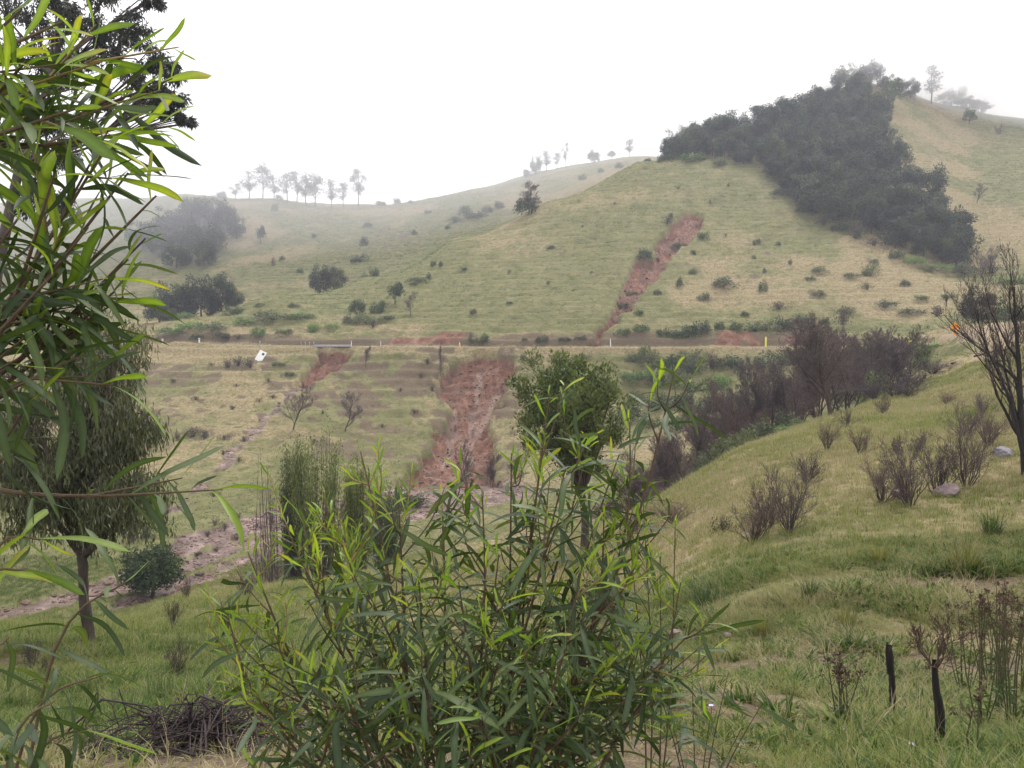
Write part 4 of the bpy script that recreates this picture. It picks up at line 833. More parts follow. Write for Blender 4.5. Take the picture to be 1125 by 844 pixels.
sc = RNG.uniform(.55, 1.25, len(x)) * (1 + .95 * np.clip(fbm(x * .9, y * .9, 95, 2), -.6, 1)) * (.85 + .45 * sstep(4, 12, y))
idx = np.where(RNG.uniform(size=len(x)) < .5, RNG.integers(0, 4, len(x)), np.where(RNG.uniform(size=len(x)) < .45, RNG.integers(4, 7, len(x)), RNG.integers(7, 10, len(x))))
wd_ = RNG.uniform(size=len(x)); cl_ = fbm(x * .7, y * .7, 97, 2); k1 = wd_ < .14 * (1 + 1.8 * cl_); k2 = (wd_ > .975 - .03 * cl_); idx = np.where(k1, RNG.integers(10, 12, len(x)), np.where(k2, RNG.integers(12, 14, len(x)), idx)); tone = np.where(k1, RNG.uniform(0, .16, len(x)), np.where(k2, RNG.uniform(.4, .9, len(x)), tone))
scatter('bank_grass', near_protos, np.c_[x, y, HS(x, y)], np.c_[sc, sc, sc * RNG.uniform(.8, 1.3, len(x))], idx, tone, 'tangled green grass on the near bank', 'grass')
# the rest of the near bank up to the brow and the gully
x, y = spread(85000, 15, 68, -.72, .72, 1.6); m = bare_all(x, y); keep = RNG.uniform(size=len(x)) > m; x, y = x[keep], y[keep]
tone = np.clip(.14 + .62 * dry_mask(x, y) + .22 * fbm(x * .3, y * .3, 93, 3) + RNG.normal(size=len(x)) * .13, 0, 1)
mid_protos = [tuft_mesh('tuft', 440 + i, 14, .26, .18, 1.0, .016, M['grass'], 2, 1 * (i > 3)) for i in range(6)]
sc = RNG.uniform(.6, 1.3, len(x)) * (.75 + .35 * sstep(15, 40, y)); scatter('slope_grass', mid_protos, np.c_[x, y, HS(x, y)], np.c_[sc, sc, sc * RNG.uniform(.7, 1.3, len(x))], RNG.integers(0, 6, len(x)), tone, 'pale tussocky grass on the bank up to its brow', 'grass')
# far slopes
x, y = spread(230000, 66, 420, -.70, .70, 1.3); z = HS(x, y); pxx, pyy = proj(x, y, z); m = bare_all(x, y); keep = (RNG.uniform(size=len(x)) > m); x, y, z = x[keep], y[keep], z[keep]
bk = bare_mask(x, y); kp = RNG.uniform(size=len(x)) > bk * .75; x, y, z = x[kp], y[kp], z[kp]
tone = np.clip(.16 + .62 * dry_mask(x, y) + .20 * fbm(x * .25, y * .25, 94, 3) + RNG.normal(size=len(x)) * .10 + .15 * np.sin(z * 4.2 + 3 * fbm(x * .05, y * .05, 8, 2)), 0, .97)
far_protos = [tuft_mesh('tuft', 460 + i, 11, .26, .45, 1.0, .07, M['grass'], 1) for i in range(5)]
sc = RNG.uniform(.5, 1.25, len(x)) * (.8 + .5 * sstep(80, 260, y)); scatter('hill_grass', far_protos, np.c_[x, y, z], np.c_[sc, sc, sc * RNG.uniform(.6, 1.1, len(x))], RNG.integers(0, 5, len(x)), tone, 'tussock grass over the far slopes', 'grass')

# clods and stones strewn over the slips and the mud
def clod(seed):
    import bmesh
    rng = np.random.default_rng(seed); bm = bmesh.new(); bmesh.ops.create_icosphere(bm, subdivisions=1, radius=.5)
    for v in bm.verts: v.co = Vector(v.co) * rng.uniform(.65, 1.25); v.co.z *= .7
    me = bpy.data.meshes.new('clod'); bm.to_mesh(me); bm.free(); me.materials.append(M['clod']); return me
mc, nc_, oc = nodes('clods'); pc_ = N(nc_, 'BsdfPrincipled'); pc_.inputs['Roughness'].default_value = .9
nc_.links.new(ramp(nc_, N(nc_, 'Attribute', attribute_name='itone', attribute_type='INSTANCER').outputs['Fac'], [(0, (.045, .026, .022)), (.5, (.13, .075, .058)), (1, (.27, .19, .155))]).outputs[0], pc_.inputs['Base Color']); nc_.links.new(pc_.outputs[0], oc.inputs[0]); M['clod'] = mc
x, y = spread(420000, 50, 280, -.66, .30, 1.4); sl_ = np.maximum(HS(x, y, mk['slide'].reshape(GX.shape)), HS(x, y, mk['mud'].reshape(GX.shape)) * .8); kp = RNG.uniform(size=len(x)) < (sl_ * .9 - .2) * (.35 + .9 * (fbm(x * .25, y * .25, 98, 3) > -.1)); x, y = x[kp], y[kp]
sz = np.clip(RNG.lognormal(-1.95, .6, len(x)), .05, .8); scatter('slip_debris', [clod(k) for k in range(5)], np.c_[x, y, HS(x, y)], np.c_[sz * 1.2, sz, sz * .9], RNG.integers(0, 5, len(x)), np.clip(.42 + .4 * fbm(x * .3, y * .3, 99, 3) + RNG.normal(size=len(x)) * .2, 0, 1), 'clods and stones strewn over the slips and mud flow', 'debris')
# single tall tussocks that stand out on the near bank
M['tussock'] = leaf_mat('tussock_blades', [(.13, .155, .05), (.20, .20, .085), (.29, .25, .14)], .65, .2, .4, 'attr'); M['rush'] = leaf_mat('rush_blades', [(.03, .06, .02), (.055, .095, .028), (.085, .13, .04)], .6, .25, .3, 'attr')
for k, (px, py, h, mt, lb) in enumerate(((1062, 628, 56, 'tussock', 'tall pale grass tussock beside the bare patch at right'), (966, 618, 34, 'tussock', 'straw-coloured tussock left of the tall pale one'), (838, 700, 42, 'tussock', 'yellow-green tussock above the bare patch in the near bank'), (775, 672, 44, 'rush', 'dark green rush clump right of the wattle'), (1090, 590, 40, 'rush', 'dark green rush clump behind the tall pale tussock'), (930, 690, 40, 'tussock', 'yellowish tussock upslope of the charred stump'), (730, 778, 60, 'rush', 'dark rush clump at the bare patch beside the wattle'), (175, 780, 46, 'rush', 'dark grass clump behind the heap of sticks'), (250, 690, 40, 'rush', 'dark green grass clump left of the wattle'), (890, 660, 34, 'rush', 'low green rush clump in the middle of the near bank'))):
    p = hit(px, py, 4, 40); me = tuft_mesh('tussock', 480 + k, 130, 1.0, .22, .75, .022, M[mt], 4, 14 if mt == 'tussock' else 0)
    a_ = np.empty(len(me.vertices), np.float32); me.attributes['tone'].data.foreach_get('value', a_); me.attributes['tone'].data.foreach_set('value', np.clip(a_ * 1.2 + .45, 0, 1))
    o = obj('grass_tussock', me); q_ = metres(h, p.y); o.location = p; o.scale = (q_, q_, q_); o.rotation_euler = (0, 0, k); tag(o, lb, 'grass tussock')

# ================================================================== small things
M['white'] = plain_mat('white_paint', (.62, .62, .64), (.78, .78, .78), 3, .6, .1)
M['dark'] = plain_mat('dark_paint', (.02, .02, .022), (.04, .04, .045), 5, .6, 0)
M['orange'] = plain_mat('orange_sheet', (.75, .27, .02), (.85, .34, .03), 4, .5, 0)
M['yellow'] = plain_mat('yellow_sheet', (.62, .62, .05), (.72, .70, .10), 4, .5, 0)
M['steel'] = plain_mat('galvanised_steel', (.25, .25, .26), (.4, .4, .41), 12, .5, .1, None, .5, .6)
M['concrete'] = plain_mat('pale_concrete', (.24, .235, .24), (.36, .35, .36), 2, .85, .3)
M['rock'] = plain_mat('pinkish_rock', (.10, .075, .078), (.24, .185, .185), 5, .9, 1.0)
M['greyrock'] = plain_mat('lilac_grey_rock', (.12, .108, .13), (.25, .23, .26), 5, .9, 1.0)
def bevel_box(name, sx, sy, sz, mat, c=(0, 0, 0), bev=.01):
    import bmesh
    bm = bmesh.new(); bmesh.ops.create_cube(bm, size=1); bmesh.ops.scale(bm, vec=(sx, sy, sz), verts=bm.verts); bmesh.ops.translate(bm, vec=c, verts=bm.verts)
    bmesh.ops.bevel(bm, geom=bm.edges[:], offset=min(bev, min(sx, sy, sz) * .3), segments=1, affect='EDGES')
    me = bpy.data.meshes.new(name); bm.to_mesh(me); bm.free(); me.materials.append(mat); return me
def cyl(name, r, h, mat, k=10, z0=0): 
    V, Q = tube([(0, 0, z0), (0, 0, z0 + h * .5), (0, 0, z0 + h)], [r, r, r * .98], k); return mesh(name, V, Q, mat, True)
# orange diamond warning sign with a curved arrow on the crest of the road
p = on(1048, 97.5); ws = empty('warning_sign', p, R(6)); tag(ws, 'orange diamond road warning sign on a post at the sandy crest', 'road sign')
h_ = max(1.6, top_height(1048, 97.5, 353.5)); S_ = .95; zc = h_ - S_ * .70
obj('post', cyl('post', .035, h_ + .1, M['steel'], 8, -.3), ws)
pn = bevel_box('panel', S_, .02, S_, M['orange'], (0, 0, 0), .004); o = obj('panel', pn, ws); o.location = (0, -.05, zc); o.rotation_euler = (0, R(45), 0)
V, Q = tube([(-.12, 0, -.3), (-.12, 0, -.02), (-.05, 0, .12), (.1, 0, .16), (.2, 0, .16)], [.05] * 5, 6); o2 = obj('arrow', mesh('arrow', V * (1, .12, 1), Q, M['dark']), ws); o2.location = (0, -.066, zc)
V, Q = tube([(.16, 0, .16), (.38, 0, .16)], [.14, .01], 6); o3 = obj('arrow_head', mesh('arrow_head', V * (1, .08, 1), Q, M['dark']), o2)
o = obj('plate', bevel_box('plate', .5, .02, .42, M['orange'], (0, 0, 0), .004), ws); o.location = (0, -.05, zc - .92)
# fallen white sign on the slope under the road
p = hit(283, 397, 120, 158); fs = empty('fallen_sign', p, R(-12)); fs.rotation_euler = (R(-24), R(24), R(-8)); tag(fs, 'white sign board with dark emblem toppled on the slope below road', 'sign')
obj('board', bevel_box('board', 1.45, .05, 2.15, M['white'], (0, 0, 1.15), .02), fs)
e_ = obj('emblem', bevel_box('emblem', .46, .03, .46, M['dark'], (.22, -.032, 1.68), .01), fs)
for sx in (-.45, .45): obj('leg', cyl('leg', .04, 1.2, M['steel'], 8, -.7), fs).location = (sx, .07, 0)
# guide posts
def gpost(px, off, label, col='white', h=1.05, group=None, w=.13):
    i = int(np.argmin(np.abs(562.5 + F * ROAD[:, 0] / ROAD[:, 1] - px))); q = ROAD[i, :2] + nn[i] * off; z = gz(*q)
    o = empty('guide_post', (q[0], q[1], z), math.atan2(tn[i][1], tn[i][0])); obj('post', bevel_box('post', w, .05, h + .3, M[col], (0, 0, h / 2 - .15), .01), o)
    obj('reflector', bevel_box('reflector', w * .6, .012, .13, M['dark'] if col == 'white' else M['white'], (0, -.032, h * .78), .004), o); tag(o, label, 'guide post', group); return o
side = -1 if nn[100][1] > 0 else 1                # towards the valley
gpost(187, side * 2.7, 'white guide post farthest left along the road', h=1.15, w=.34); gpost(229, side * 2.7, 'white guide post on the road left of the fallen sign', h=1.15, w=.34)
gpost(278, -side * 2.7, 'dull pinkish guide post above the fallen sign', 'concrete', .95, None, .26)
for px in (338, 342, 346, 350): gpost(px, side * 2.75, 'thin pale post in the short row left of the washout slab', 'concrete', .9, 'thin posts left of the washout', .10)
gpost(389, side * 2.7, 'white post at the right end of the washout slab', h=1.1, w=.14); gpost(672, -side * 2.8, 'white guide post at the foot of the upper slip', h=1.6, w=.16)
gpost(838, side * 2.6, 'yellow marker post on the road above the grove', 'yellow', 1.9, None, .34)
gpost(424, side * 2.75, 'pale guide post on the road right of the washout', 'white', 1.0, None, .12)
# orange safety cone on the road under the red cutting
i = int(np.argmin(np.abs(562.5 + F * ROAD[:, 0] / ROAD[:, 1] - 505))); tc_ = empty('traffic_cone', (*(ROAD[i, :2] + nn[i] * -side * 1.2), ROAD[i, 2] + .1)); tag(tc_, 'orange traffic cone on the road under the red cutting', 'traffic cone')
V, Q = tube([(0, 0, .03), (0, 0, .5), (0, 0, 1.0)], [.2, .11, .03], 12); obj('cone', mesh('cone', V, Q, M['orange'], True), tc_); V, Q = tube([(0, 0, .55), (0, 0, .75)], [.108, .075], 12); obj('band', mesh('band', V, Q, M['white'], True), tc_); obj('base', bevel_box('base', .55, .55, .04, M['dark'], (0, 0, .02)), tc_)
# yellow-green marker in the grove
p = on(999, 92); mp = empty('marker_sign', p); tag(mp, 'yellow-green marker sign on a post amid the dead grove', 'road sign'); h_ = max(1.5, top_height(999, 92, 374)); obj('post', cyl('post', .04, h_ + .2, M['steel'], 8, -.3), mp); obj('panel', bevel_box('panel', .45, .02, .75, M['yellow'], (0, -.05, h_ - .4), .005), mp); obj('stripe', bevel_box('stripe', .12, .012, .4, M['dark'], (0, -.068, h_ - .4), .002), mp)
# undercut slab of road edge over the washout
i0, i1 = [int(np.argmin(np.abs(562.5 + F * ROAD[:, 0] / ROAD[:, 1] - q))) for q in (352, 389)]
c_ = (ROAD[i0] + ROAD[i1]) / 2; im = (i0 + i1) // 2; ln_ = float(np.linalg.norm(ROAD[i1, :2] - ROAD[i0, :2])); q = c_[:2] + nn[im] * side * 2.9
sl = empty('pavement_slab', (q[0], q[1], c_[2] + .02), math.atan2(tn[im][1], tn[im][0])); tag(sl, 'pale undercut slab of road edge jutting over the washout', 'slab'); obj('slab', bevel_box('slab', ln_, 1.3, .24, M['concrete'], (0, 0, 0), .03), sl); obj('kerb', bevel_box('kerb', ln_ * .98, .14, .2, M['concrete'], (0, .4 * 1, .2), .03), sl)
# rocks
def rock(px, py, w, h, label, mat, seed, d0=4, d1=60):
    import bmesh
    p = hit(px, py, d0, d1); W_, H_ = metres(w, p.y), metres(h, p.y); rng = np.random.default_rng(seed); bm = bmesh.new(); bmesh.ops.create_icosphere(bm, subdivisions=4, radius=.5)
    n3 = rng.normal(size=(14, 3)); n3 = unit(n3); off_ = rng.uniform(.30, .46, 14)
    for v in bm.verts:
        c = np.array(v.co)
        for a, b in zip(n3, off_):
            t = c @ a - b
            if t > 0: c = c - a * t * .9
        c = c * (1 + .05 * math.sin(c[0] * 17 + seed) * math.cos(c[1] * 13 + c[2] * 21)); v.co = c
    me = bpy.data.meshes.new('rock'); bm.to_mesh(me); bm.free(); me.materials.append(M[mat]); o = obj('rock', me); o.location = p + Vector((0, 0, H_ * .3)); o.scale = (W_ * 1.15, W_, H_ * 1.25); o.rotation_euler = (.1, .1, rng.uniform(0, 6)); tag(o, label, 'rock')
rock(1103, 503, 23, 13, 'lilac grey boulder beside the blackened tree trunk', 'greyrock', 1); rock(1041, 545, 30, 16, 'pink rock under the dark dead shrub on the right bank', 'rock', 2); rock(990, 547, 22, 13, 'pink rock half hidden in the tall dead grey shrub', 'rock', 3)
rock(744, 702, 17, 12, 'small pale pink rock in grass right of the wattle', 'rock', 4); rock(767, 706, 12, 9, 'tiny pink rock right of the small pale one', 'rock', 5); rock(800, 700, 14, 6, 'flat pink stone by the bare patch', 'rock', 6)
# brush pile at lower left
rng = np.random.default_rng(77); p = hit(222, 822, 3, 12); bp = empty('brush_pile', p); tag(bp, 'heap of dark dead sticks on bare ground at lower left', 'brush pile'); sc_ = p.y / 5.0
for nm, cx, n_s, rr in (('stick_heap', .0, 90, .75), ('twig_mat', .1, 420, 1.25)):
    b_ = Buf()
    for _ in range(n_s):
        a = rng.uniform(0, 6.28); r_ = rng.uniform(0, .55) * rr * sc_; L_ = rng.uniform(.25, .9) * sc_ * (1 if nm == 'stick_heap' else .55); tl = rng.uniform(-.05, .5) if nm == 'stick_heap' else rng.uniform(-.05, .15); a2 = rng.uniform(0, 6.28)
        c = Vector((math.cos(a) * r_ * 1.5 + cx, math.sin(a) * r_ * .7, rng.uniform(.02, .16 if nm == 'stick_heap' else .07) * sc_ * (1.2 - r_))); dv = Vector((math.cos(a2), math.sin(a2), tl)).normalized() * L_ / 2; bow = Vector((rng.normal() * .04, rng.normal() * .04, abs(rng.normal()) * .09)) * sc_
        w_ = rng.uniform(.003, .009) * sc_ * (1 if nm == 'stick_heap' else .5); V, Q = tube([c - dv, c - dv * .3 + bow, c + dv * .4 + bow * .8, c + dv], [w_, w_, w_ * .8, w_ * .4], 5)
        g_ = HS(V[:, 0] + p.x, V[:, 1] + p.y) - p.z; V[:, 2] = np.maximum(V[:, 2], g_ + .004); b_.add(V, Q)
    obj(nm, b_.mesh(nm, M['stick']), bp)
sg = [(a * sc_ + np.array((-.2 * sc_, 0, 0)), b * sc_ + np.array((-.2 * sc_, 0, 0)), r0 * sc_, r1 * sc_, l) for a, b, r0, r1, l in branch_segs(np.random.default_rng(79), .42, .030, 2, (6, 4), 55, .05, .5, .1, wob=.3, multi=3, minr=.004)]
obj('root_stub', segs_buf(sg).mesh('root_stub', M['stick']), bp)
# burnt stump and burnt sapling at lower right
rng = np.random.default_rng(78)
p = hit(981, 792, 4, 14); st = empty('burnt_stump', p); tag(st, 'slim charred stump standing in grass at lower right', 'stump'); h_ = metres(86, p.y); V, Q = rough_tube([Vector((0, 0, -.1)), Vector((-.005, 0, h_ * .3)), Vector((-.02, 0, h_ * .6)), Vector((-.035, .0, h_ * .86)), Vector((-.04, 0, h_))], [.027, .026, .023, .025, .013], 10, .26, 3); obj('stem', mesh('stem', V, Q, M['char'], True), st); V, Q = tube([Vector((-.045, 0, h_ * .62)), Vector((-.062, 0, h_ * .9)), Vector((-.06, 0, h_ * 1.04))], [.012, .011, .004], 6); obj('splinter', mesh('splinter', V, Q, M['char'], True), st)
p = hit(1030, 822, 4, 14); st = empty('burnt_sapling', p); tag(st, 'charred sapling with forked brown twigs at lower right', 'dead shrub'); h_ = metres(100, p.y); hd = metres(150, p.y)
V, Q = rough_tube([Vector((.0, 0, -.1)), Vector((.01, 0, h_ * .35)), Vector((-.018, 0, h_ * .7)), Vector((-.03, 0, h_))], [.034, .028, .021, .015], 10, .10, 8); obj('stem', mesh('stem', V, Q, M['char'], True), st)
s = [(a + np.array((-.03, 0, h_ * .93)), b + np.array((-.03, 0, h_ * .93)), r0, r1, l) for a, b, r0, r1, l in branch_segs(rng, (hd - h_) * .95, .007, 3, (6, 5, 4), 30, .10, .6, .1, wob=.2, multi=5, minr=.002)]
obj('twigs', segs_buf(s).mesh('twigs', plain_mat('brown_twigs', (.05, .032, .026), (.12, .075, .06), 12, .9, 0)), st)
# seed-headed weeds at lower right
M['seed'] = plain_mat('brown_seed_heads', (.05, .030, .024), (.13, .080, .058), 40, .9, 0)
M['weedstem'] = plain_mat('weed_stems', (.05, .06, .028), (.10, .085, .05), 12, .8, 0)
M['weedleaf'] = leaf_mat('weed_leaves', [(.055, .095, .028), (.085, .135, .04), (.12, .17, .055)], .5, .35, .3, 'attr')
def weed(px, py, hpx, label, seed, group='seed-headed weeds at lower right', heads=7):
    rng = np.random.default_rng(seed); p = hit(px, py, 3.4, 14); h = metres(hpx, p.y); o = empty('seeding_weed', p); tag(o, label, 'weed', group); sb, hb, lb = Buf(), Buf(), Buf()
    for _ in range(heads):
        a = rng.uniform(0, 6.28); r_ = rng.uniform(.02, .16) * h; hh = h * rng.uniform(.7, 1.05); e = Vector((math.cos(a) * r_ * 1.7, math.sin(a) * r_, hh)); b_ = Vector((math.cos(a) * .02, math.sin(a) * .02, -.04)); m_ = b_.lerp(e, .55) + Vector((rng.normal(), rng.normal(), 0)) * .02
        V, Q = tube([b_, m_, e], [.006, .005, .003], 5); sb.add(V, Q); k = 26; q = unit(rng.normal(size=(k, 3))) * rng.uniform(.004, .03, (k, 1)); P = np.array(e) + q; Lf = rng.uniform(.015, .032, k); V, Q = leaf_quads(P, unit(q + np.array((0, 0, .015))), Lf, Lf * .5, rng); hb.add(V, Q)
        for _k in range(3):
            q_ = m_.lerp(e, rng.uniform(.2, .9)); e2 = q_ + Vector((rng.normal() * .05, rng.normal() * .05, rng.uniform(.05, .12))); V, Q = tube([q_, e2], [.003, .002], 4); sb.add(V, Q); k = 16; q = unit(rng.normal(size=(k, 3))) * rng.uniform(.003, .02, (k, 1)); Lf = rng.uniform(.012, .026, k); V, Q = leaf_quads(np.array(e2) + q, unit(q), Lf, Lf * .5, rng); hb.add(V, Q)
        k = 14; t = rng.uniform(.1, .75, (k, 1)); P = np.array(b_) * (1 - t) + np.array(m_) * t; D = unit(rng.normal(size=(k, 3)) * (1, 1, .3) + np.array((0, 0, .5))); Lf = rng.uniform(.04, .10, k); V, Q = leaf_quads(P, D, Lf, Lf * .22, rng); lb.add(V, Q, np.repeat(rng.uniform(0, 1, k), 4))
    obj('stems', sb.mesh('stems', M['weedstem']), o); obj('seed_heads', hb.mesh('seed_heads', M['seed']), o); obj('leaves', lb.mesh('leaves', M['weedleaf']), o)
for i, (px, py, h) in enumerate(((925, 805, 90), (1078, 800, 140), (1096, 790, 150), (1112, 800, 150), (1120, 770, 130), (1060, 770, 110), (1088, 760, 110), (1104, 745, 90))): weed(px, py, h, ['brown seed-headed weed left of the charred stump'][0] if i == 0 else 'leafy weed with brown seed heads at the right edge, lower right', 500 + i, None if i == 0 else 'seed-headed weeds at lower right')
weed(1071, 838, 70, 'single brown thistle-like head low at the bottom right', 520, None, 2)
# pale blue flowers
fm = plain_mat('lilac_petals', (.42, .40, .65), (.55, .5, .75), 20, .6, 0); om = plain_mat('orange_petals', (.6, .22, .03), (.7, .3, .05), 20, .6, 0)
for px, py, mt, lb in ((1001, 818, fm, 'pale lilac flower beside the charred sapling'), (781, 776, fm, 'tiny lilac flower at the bare patch right of the wattle'), (926, 802, fm, 'pale lilac flower under the left seed-headed weed'), (1016, 790, om, 'orange flower between the charred stump and sapling'), (935, 800, om, 'orange flower under the left seed-headed weed')):
    p = hit(px, py + 12, 3, 14); h_ = metres(12, p.y); o = empty('wild_flower', p); tag(o, lb, 'flower'); V, Q = tube([(0, 0, -.03), (.004, 0, h_ * .6), (0, 0, h_)], [.003, .0025, .002], 5); obj('stem', mesh('stem', V, Q, M['weedstem']), o)
    k = 10; a = np.arange(k) * 6.283 / k; D = unit(np.c_[np.cos(a), np.sin(a), np.full(k, .45)]); V, Q = leaf_quads(np.tile((0, 0, h_), (k, 1)) + D * .003, D, .018, .010, rng, np.tile((0, 0, 1.), (k, 1))); obj('petals', mesh('petals', V, Q, mt), o)
# fallen branches under the sandy crest
for j, (px, py, L_, rz) in enumerate(((1070, 396, 4.2, .1), (1045, 404, 3.4, .5), (1085, 402, 2.6, -.3))):
    p = hit(px, py, 45, 100); o = empty('fallen_branch', p + Vector((0, 0, .35)), rz); s = branch_segs(np.random.default_rng(600 + j), L_, .09, 2, (5, 4), 45, .05, .5, .2, lean=(0, 0), wob=.1, minr=.02); o.rotation_euler = (0, R(80 + 4 * j), rz)
    obj('limb', segs_buf(s, 0, 0).mesh('limb', M['char']), o); obj('twigs', segs_buf(s, 1).mesh('twigs', M['twig_d']), o); tag(o, ['longest dark fallen branch below the sandy crest', 'fallen branch sloping left below the sandy crest', 'short fallen branch at the right below the sandy crest'][j], 'branch')

# ================================================================== the wattles (acacias) in the foreground, leaf by leaf
def wattle_leaf_mat(name, a, b, c, rough, trans, tint, tipamt):
    m, n, o = nodes(name); oi = N(n, 'ObjectInfo').outputs['Random']; at_ = N(n, 'Attribute', attribute_name='tone').outputs['Fac']
    s = N(n, 'Math', operation='ADD'); n.links.new(oi, s.inputs[0]); n.links.new(at_, s.inputs[1]); fr = N(n, 'Math', operation='FRACT'); n.links.new(s.outputs[0], fr.inputs[0])
    col = ramp(n, fr.outputs[0], [(0, a), (.5, b), (1, c)]).outputs[0]
    tp = N(n, 'Attribute', attribute_name='tip').outputs['Fac']; m2 = N(n, 'Math', operation='MULTIPLY'); n.links.new(ramp(n, tp, [(.55, (0, 0, 0)), (1, (1, 1, 1))]).outputs[0], m2.inputs[0])
    gt = N(n, 'Math', operation='MULTIPLY'); n.links.new(ramp(n, fr.outputs[0], [(.72, (0, 0, 0)), (.9, (1, 1, 1))]).outputs[0], gt.inputs[0]); gt.inputs[1].default_value = tipamt; n.links.new(gt.outputs[0], m2.inputs[1])
    col = mixc(n, m2.outputs[0], col, tint)
    mr = N(n, 'Attribute', attribute_name='rib').outputs['Fac']; col = mixc(n, mr, col, mixc(n, 1.0, col, (1.6, 1.5, 1.4), 'MULTIPLY'))
    col = mixc(n, tex(n, 45, 5, None, .7), col, mixc(n, 1.0, col, (.55, .58, .55), 'MULTIPLY'))
    col = mixc(n, ramp(n, tex(n, 22, 5, None, .7), [(.66, (0, 0, 0)), (.74, (.8, .8, .8))]).outputs[0], col, (.12, .085, .035))
    p = N(n, 'BsdfPrincipled'); n.links.new(col, p.inputs['Base Color']); p.inputs['Roughness'].default_value = rough; p.inputs['Specular IOR Level'].default_value = .32
    t = N(n, 'BsdfTranslucent'); n.links.new(mixc(n, 1.0, col, (1.7, 1.7, .6), 'MULTIPLY'), t.inputs[0]); x = N(n, 'MixShader'); x.inputs[0].default_value = trans
    n.links.new(p.outputs[0], x.inputs[1]); n.links.new(t.outputs[0], x.inputs[2]); n.links.new(x.outputs[0], o.inputs[0]); return m
M['old'] = wattle_leaf_mat('old_wattle_leaf', (.024, .044, .017), (.040, .068, .025), (.070, .105, .034), .5, .26, (.10, .12, .03), .3)
M['new'] = wattle_leaf_mat('young_wattle_leaf', (.080, .140, .024), (.140, .215, .034), (.23, .31, .05), .45, .38, (.34, .17, .03), .5)
M['wstem'] = plain_mat('wattle_stem', (.055, .040, .026), (.115, .075, .045), 30, .7, .3)
M['nstem'] = plain_mat('young_wattle_stem', (.12, .11, .03), (.22, .13, .05), 30, .6, .2)
def wleaf(name, seed, w, sickle, droop, fold, mat, n=10, twist=0):
    t = np.linspace(0, 1, n); hw = w * (t ** .75 * (1 - t) ** .42) / .532 * .5 + .0015; hw[0] = .006; hw[-1] = .0008
    rng = np.random.default_rng(seed); wav = .012 * np.sin(t * 9 + rng.uniform(0, 6)); V, tp, rb = [], [], []
    for i in range(n):
        x = sickle * t[i] ** 2 + wav[i]; z = -droop * t[i] ** 2; y_ = t[i] * (1 - .25 * droop * t[i])
        a_ = twist * t[i]; ca, sa = math.cos(a_), math.sin(a_); f_ = fold * hw[i]
        V += [(x - hw[i] * ca - f_ * sa, y_, z + f_ * ca - hw[i] * sa), (x, y_, z), (x + hw[i] * ca - f_ * sa, y_, z + f_ * ca + hw[i] * sa)]; tp += [t[i]] * 3; rb += [0, 1, 0]
    I = np.arange(3 * n).reshape(n, 3); Q = np.concatenate([np.stack([I[:-1, k], I[:-1, k + 1], I[1:, k + 1], I[1:, k]], -1) for k in (0, 1)])
    return mesh(name, V, Q, mat, True, {'tip': tp, 'rib': rb, 'tone': np.zeros(3 * n)})
_r = np.random.default_rng(5)
OLD = [wleaf('leaf', 700 + i, _r.uniform(.075, .135), _r.choice((-1, 1)) * _r.uniform(.04, .34), _r.uniform(-.02, .7), _r.uniform(.05, .5), M['old'], 11, _r.normal() * 1.1) for i in range(14)]
NEW = [wleaf('leaf', 730 + i, _r.uniform(.09, .155), _r.choice((-1, 1)) * _r.uniform(.02, .24), _r.uniform(-.12, .36), _r.uniform(.1, .6), M['new'], 10, _r.normal() * .8) for i in range(10)]
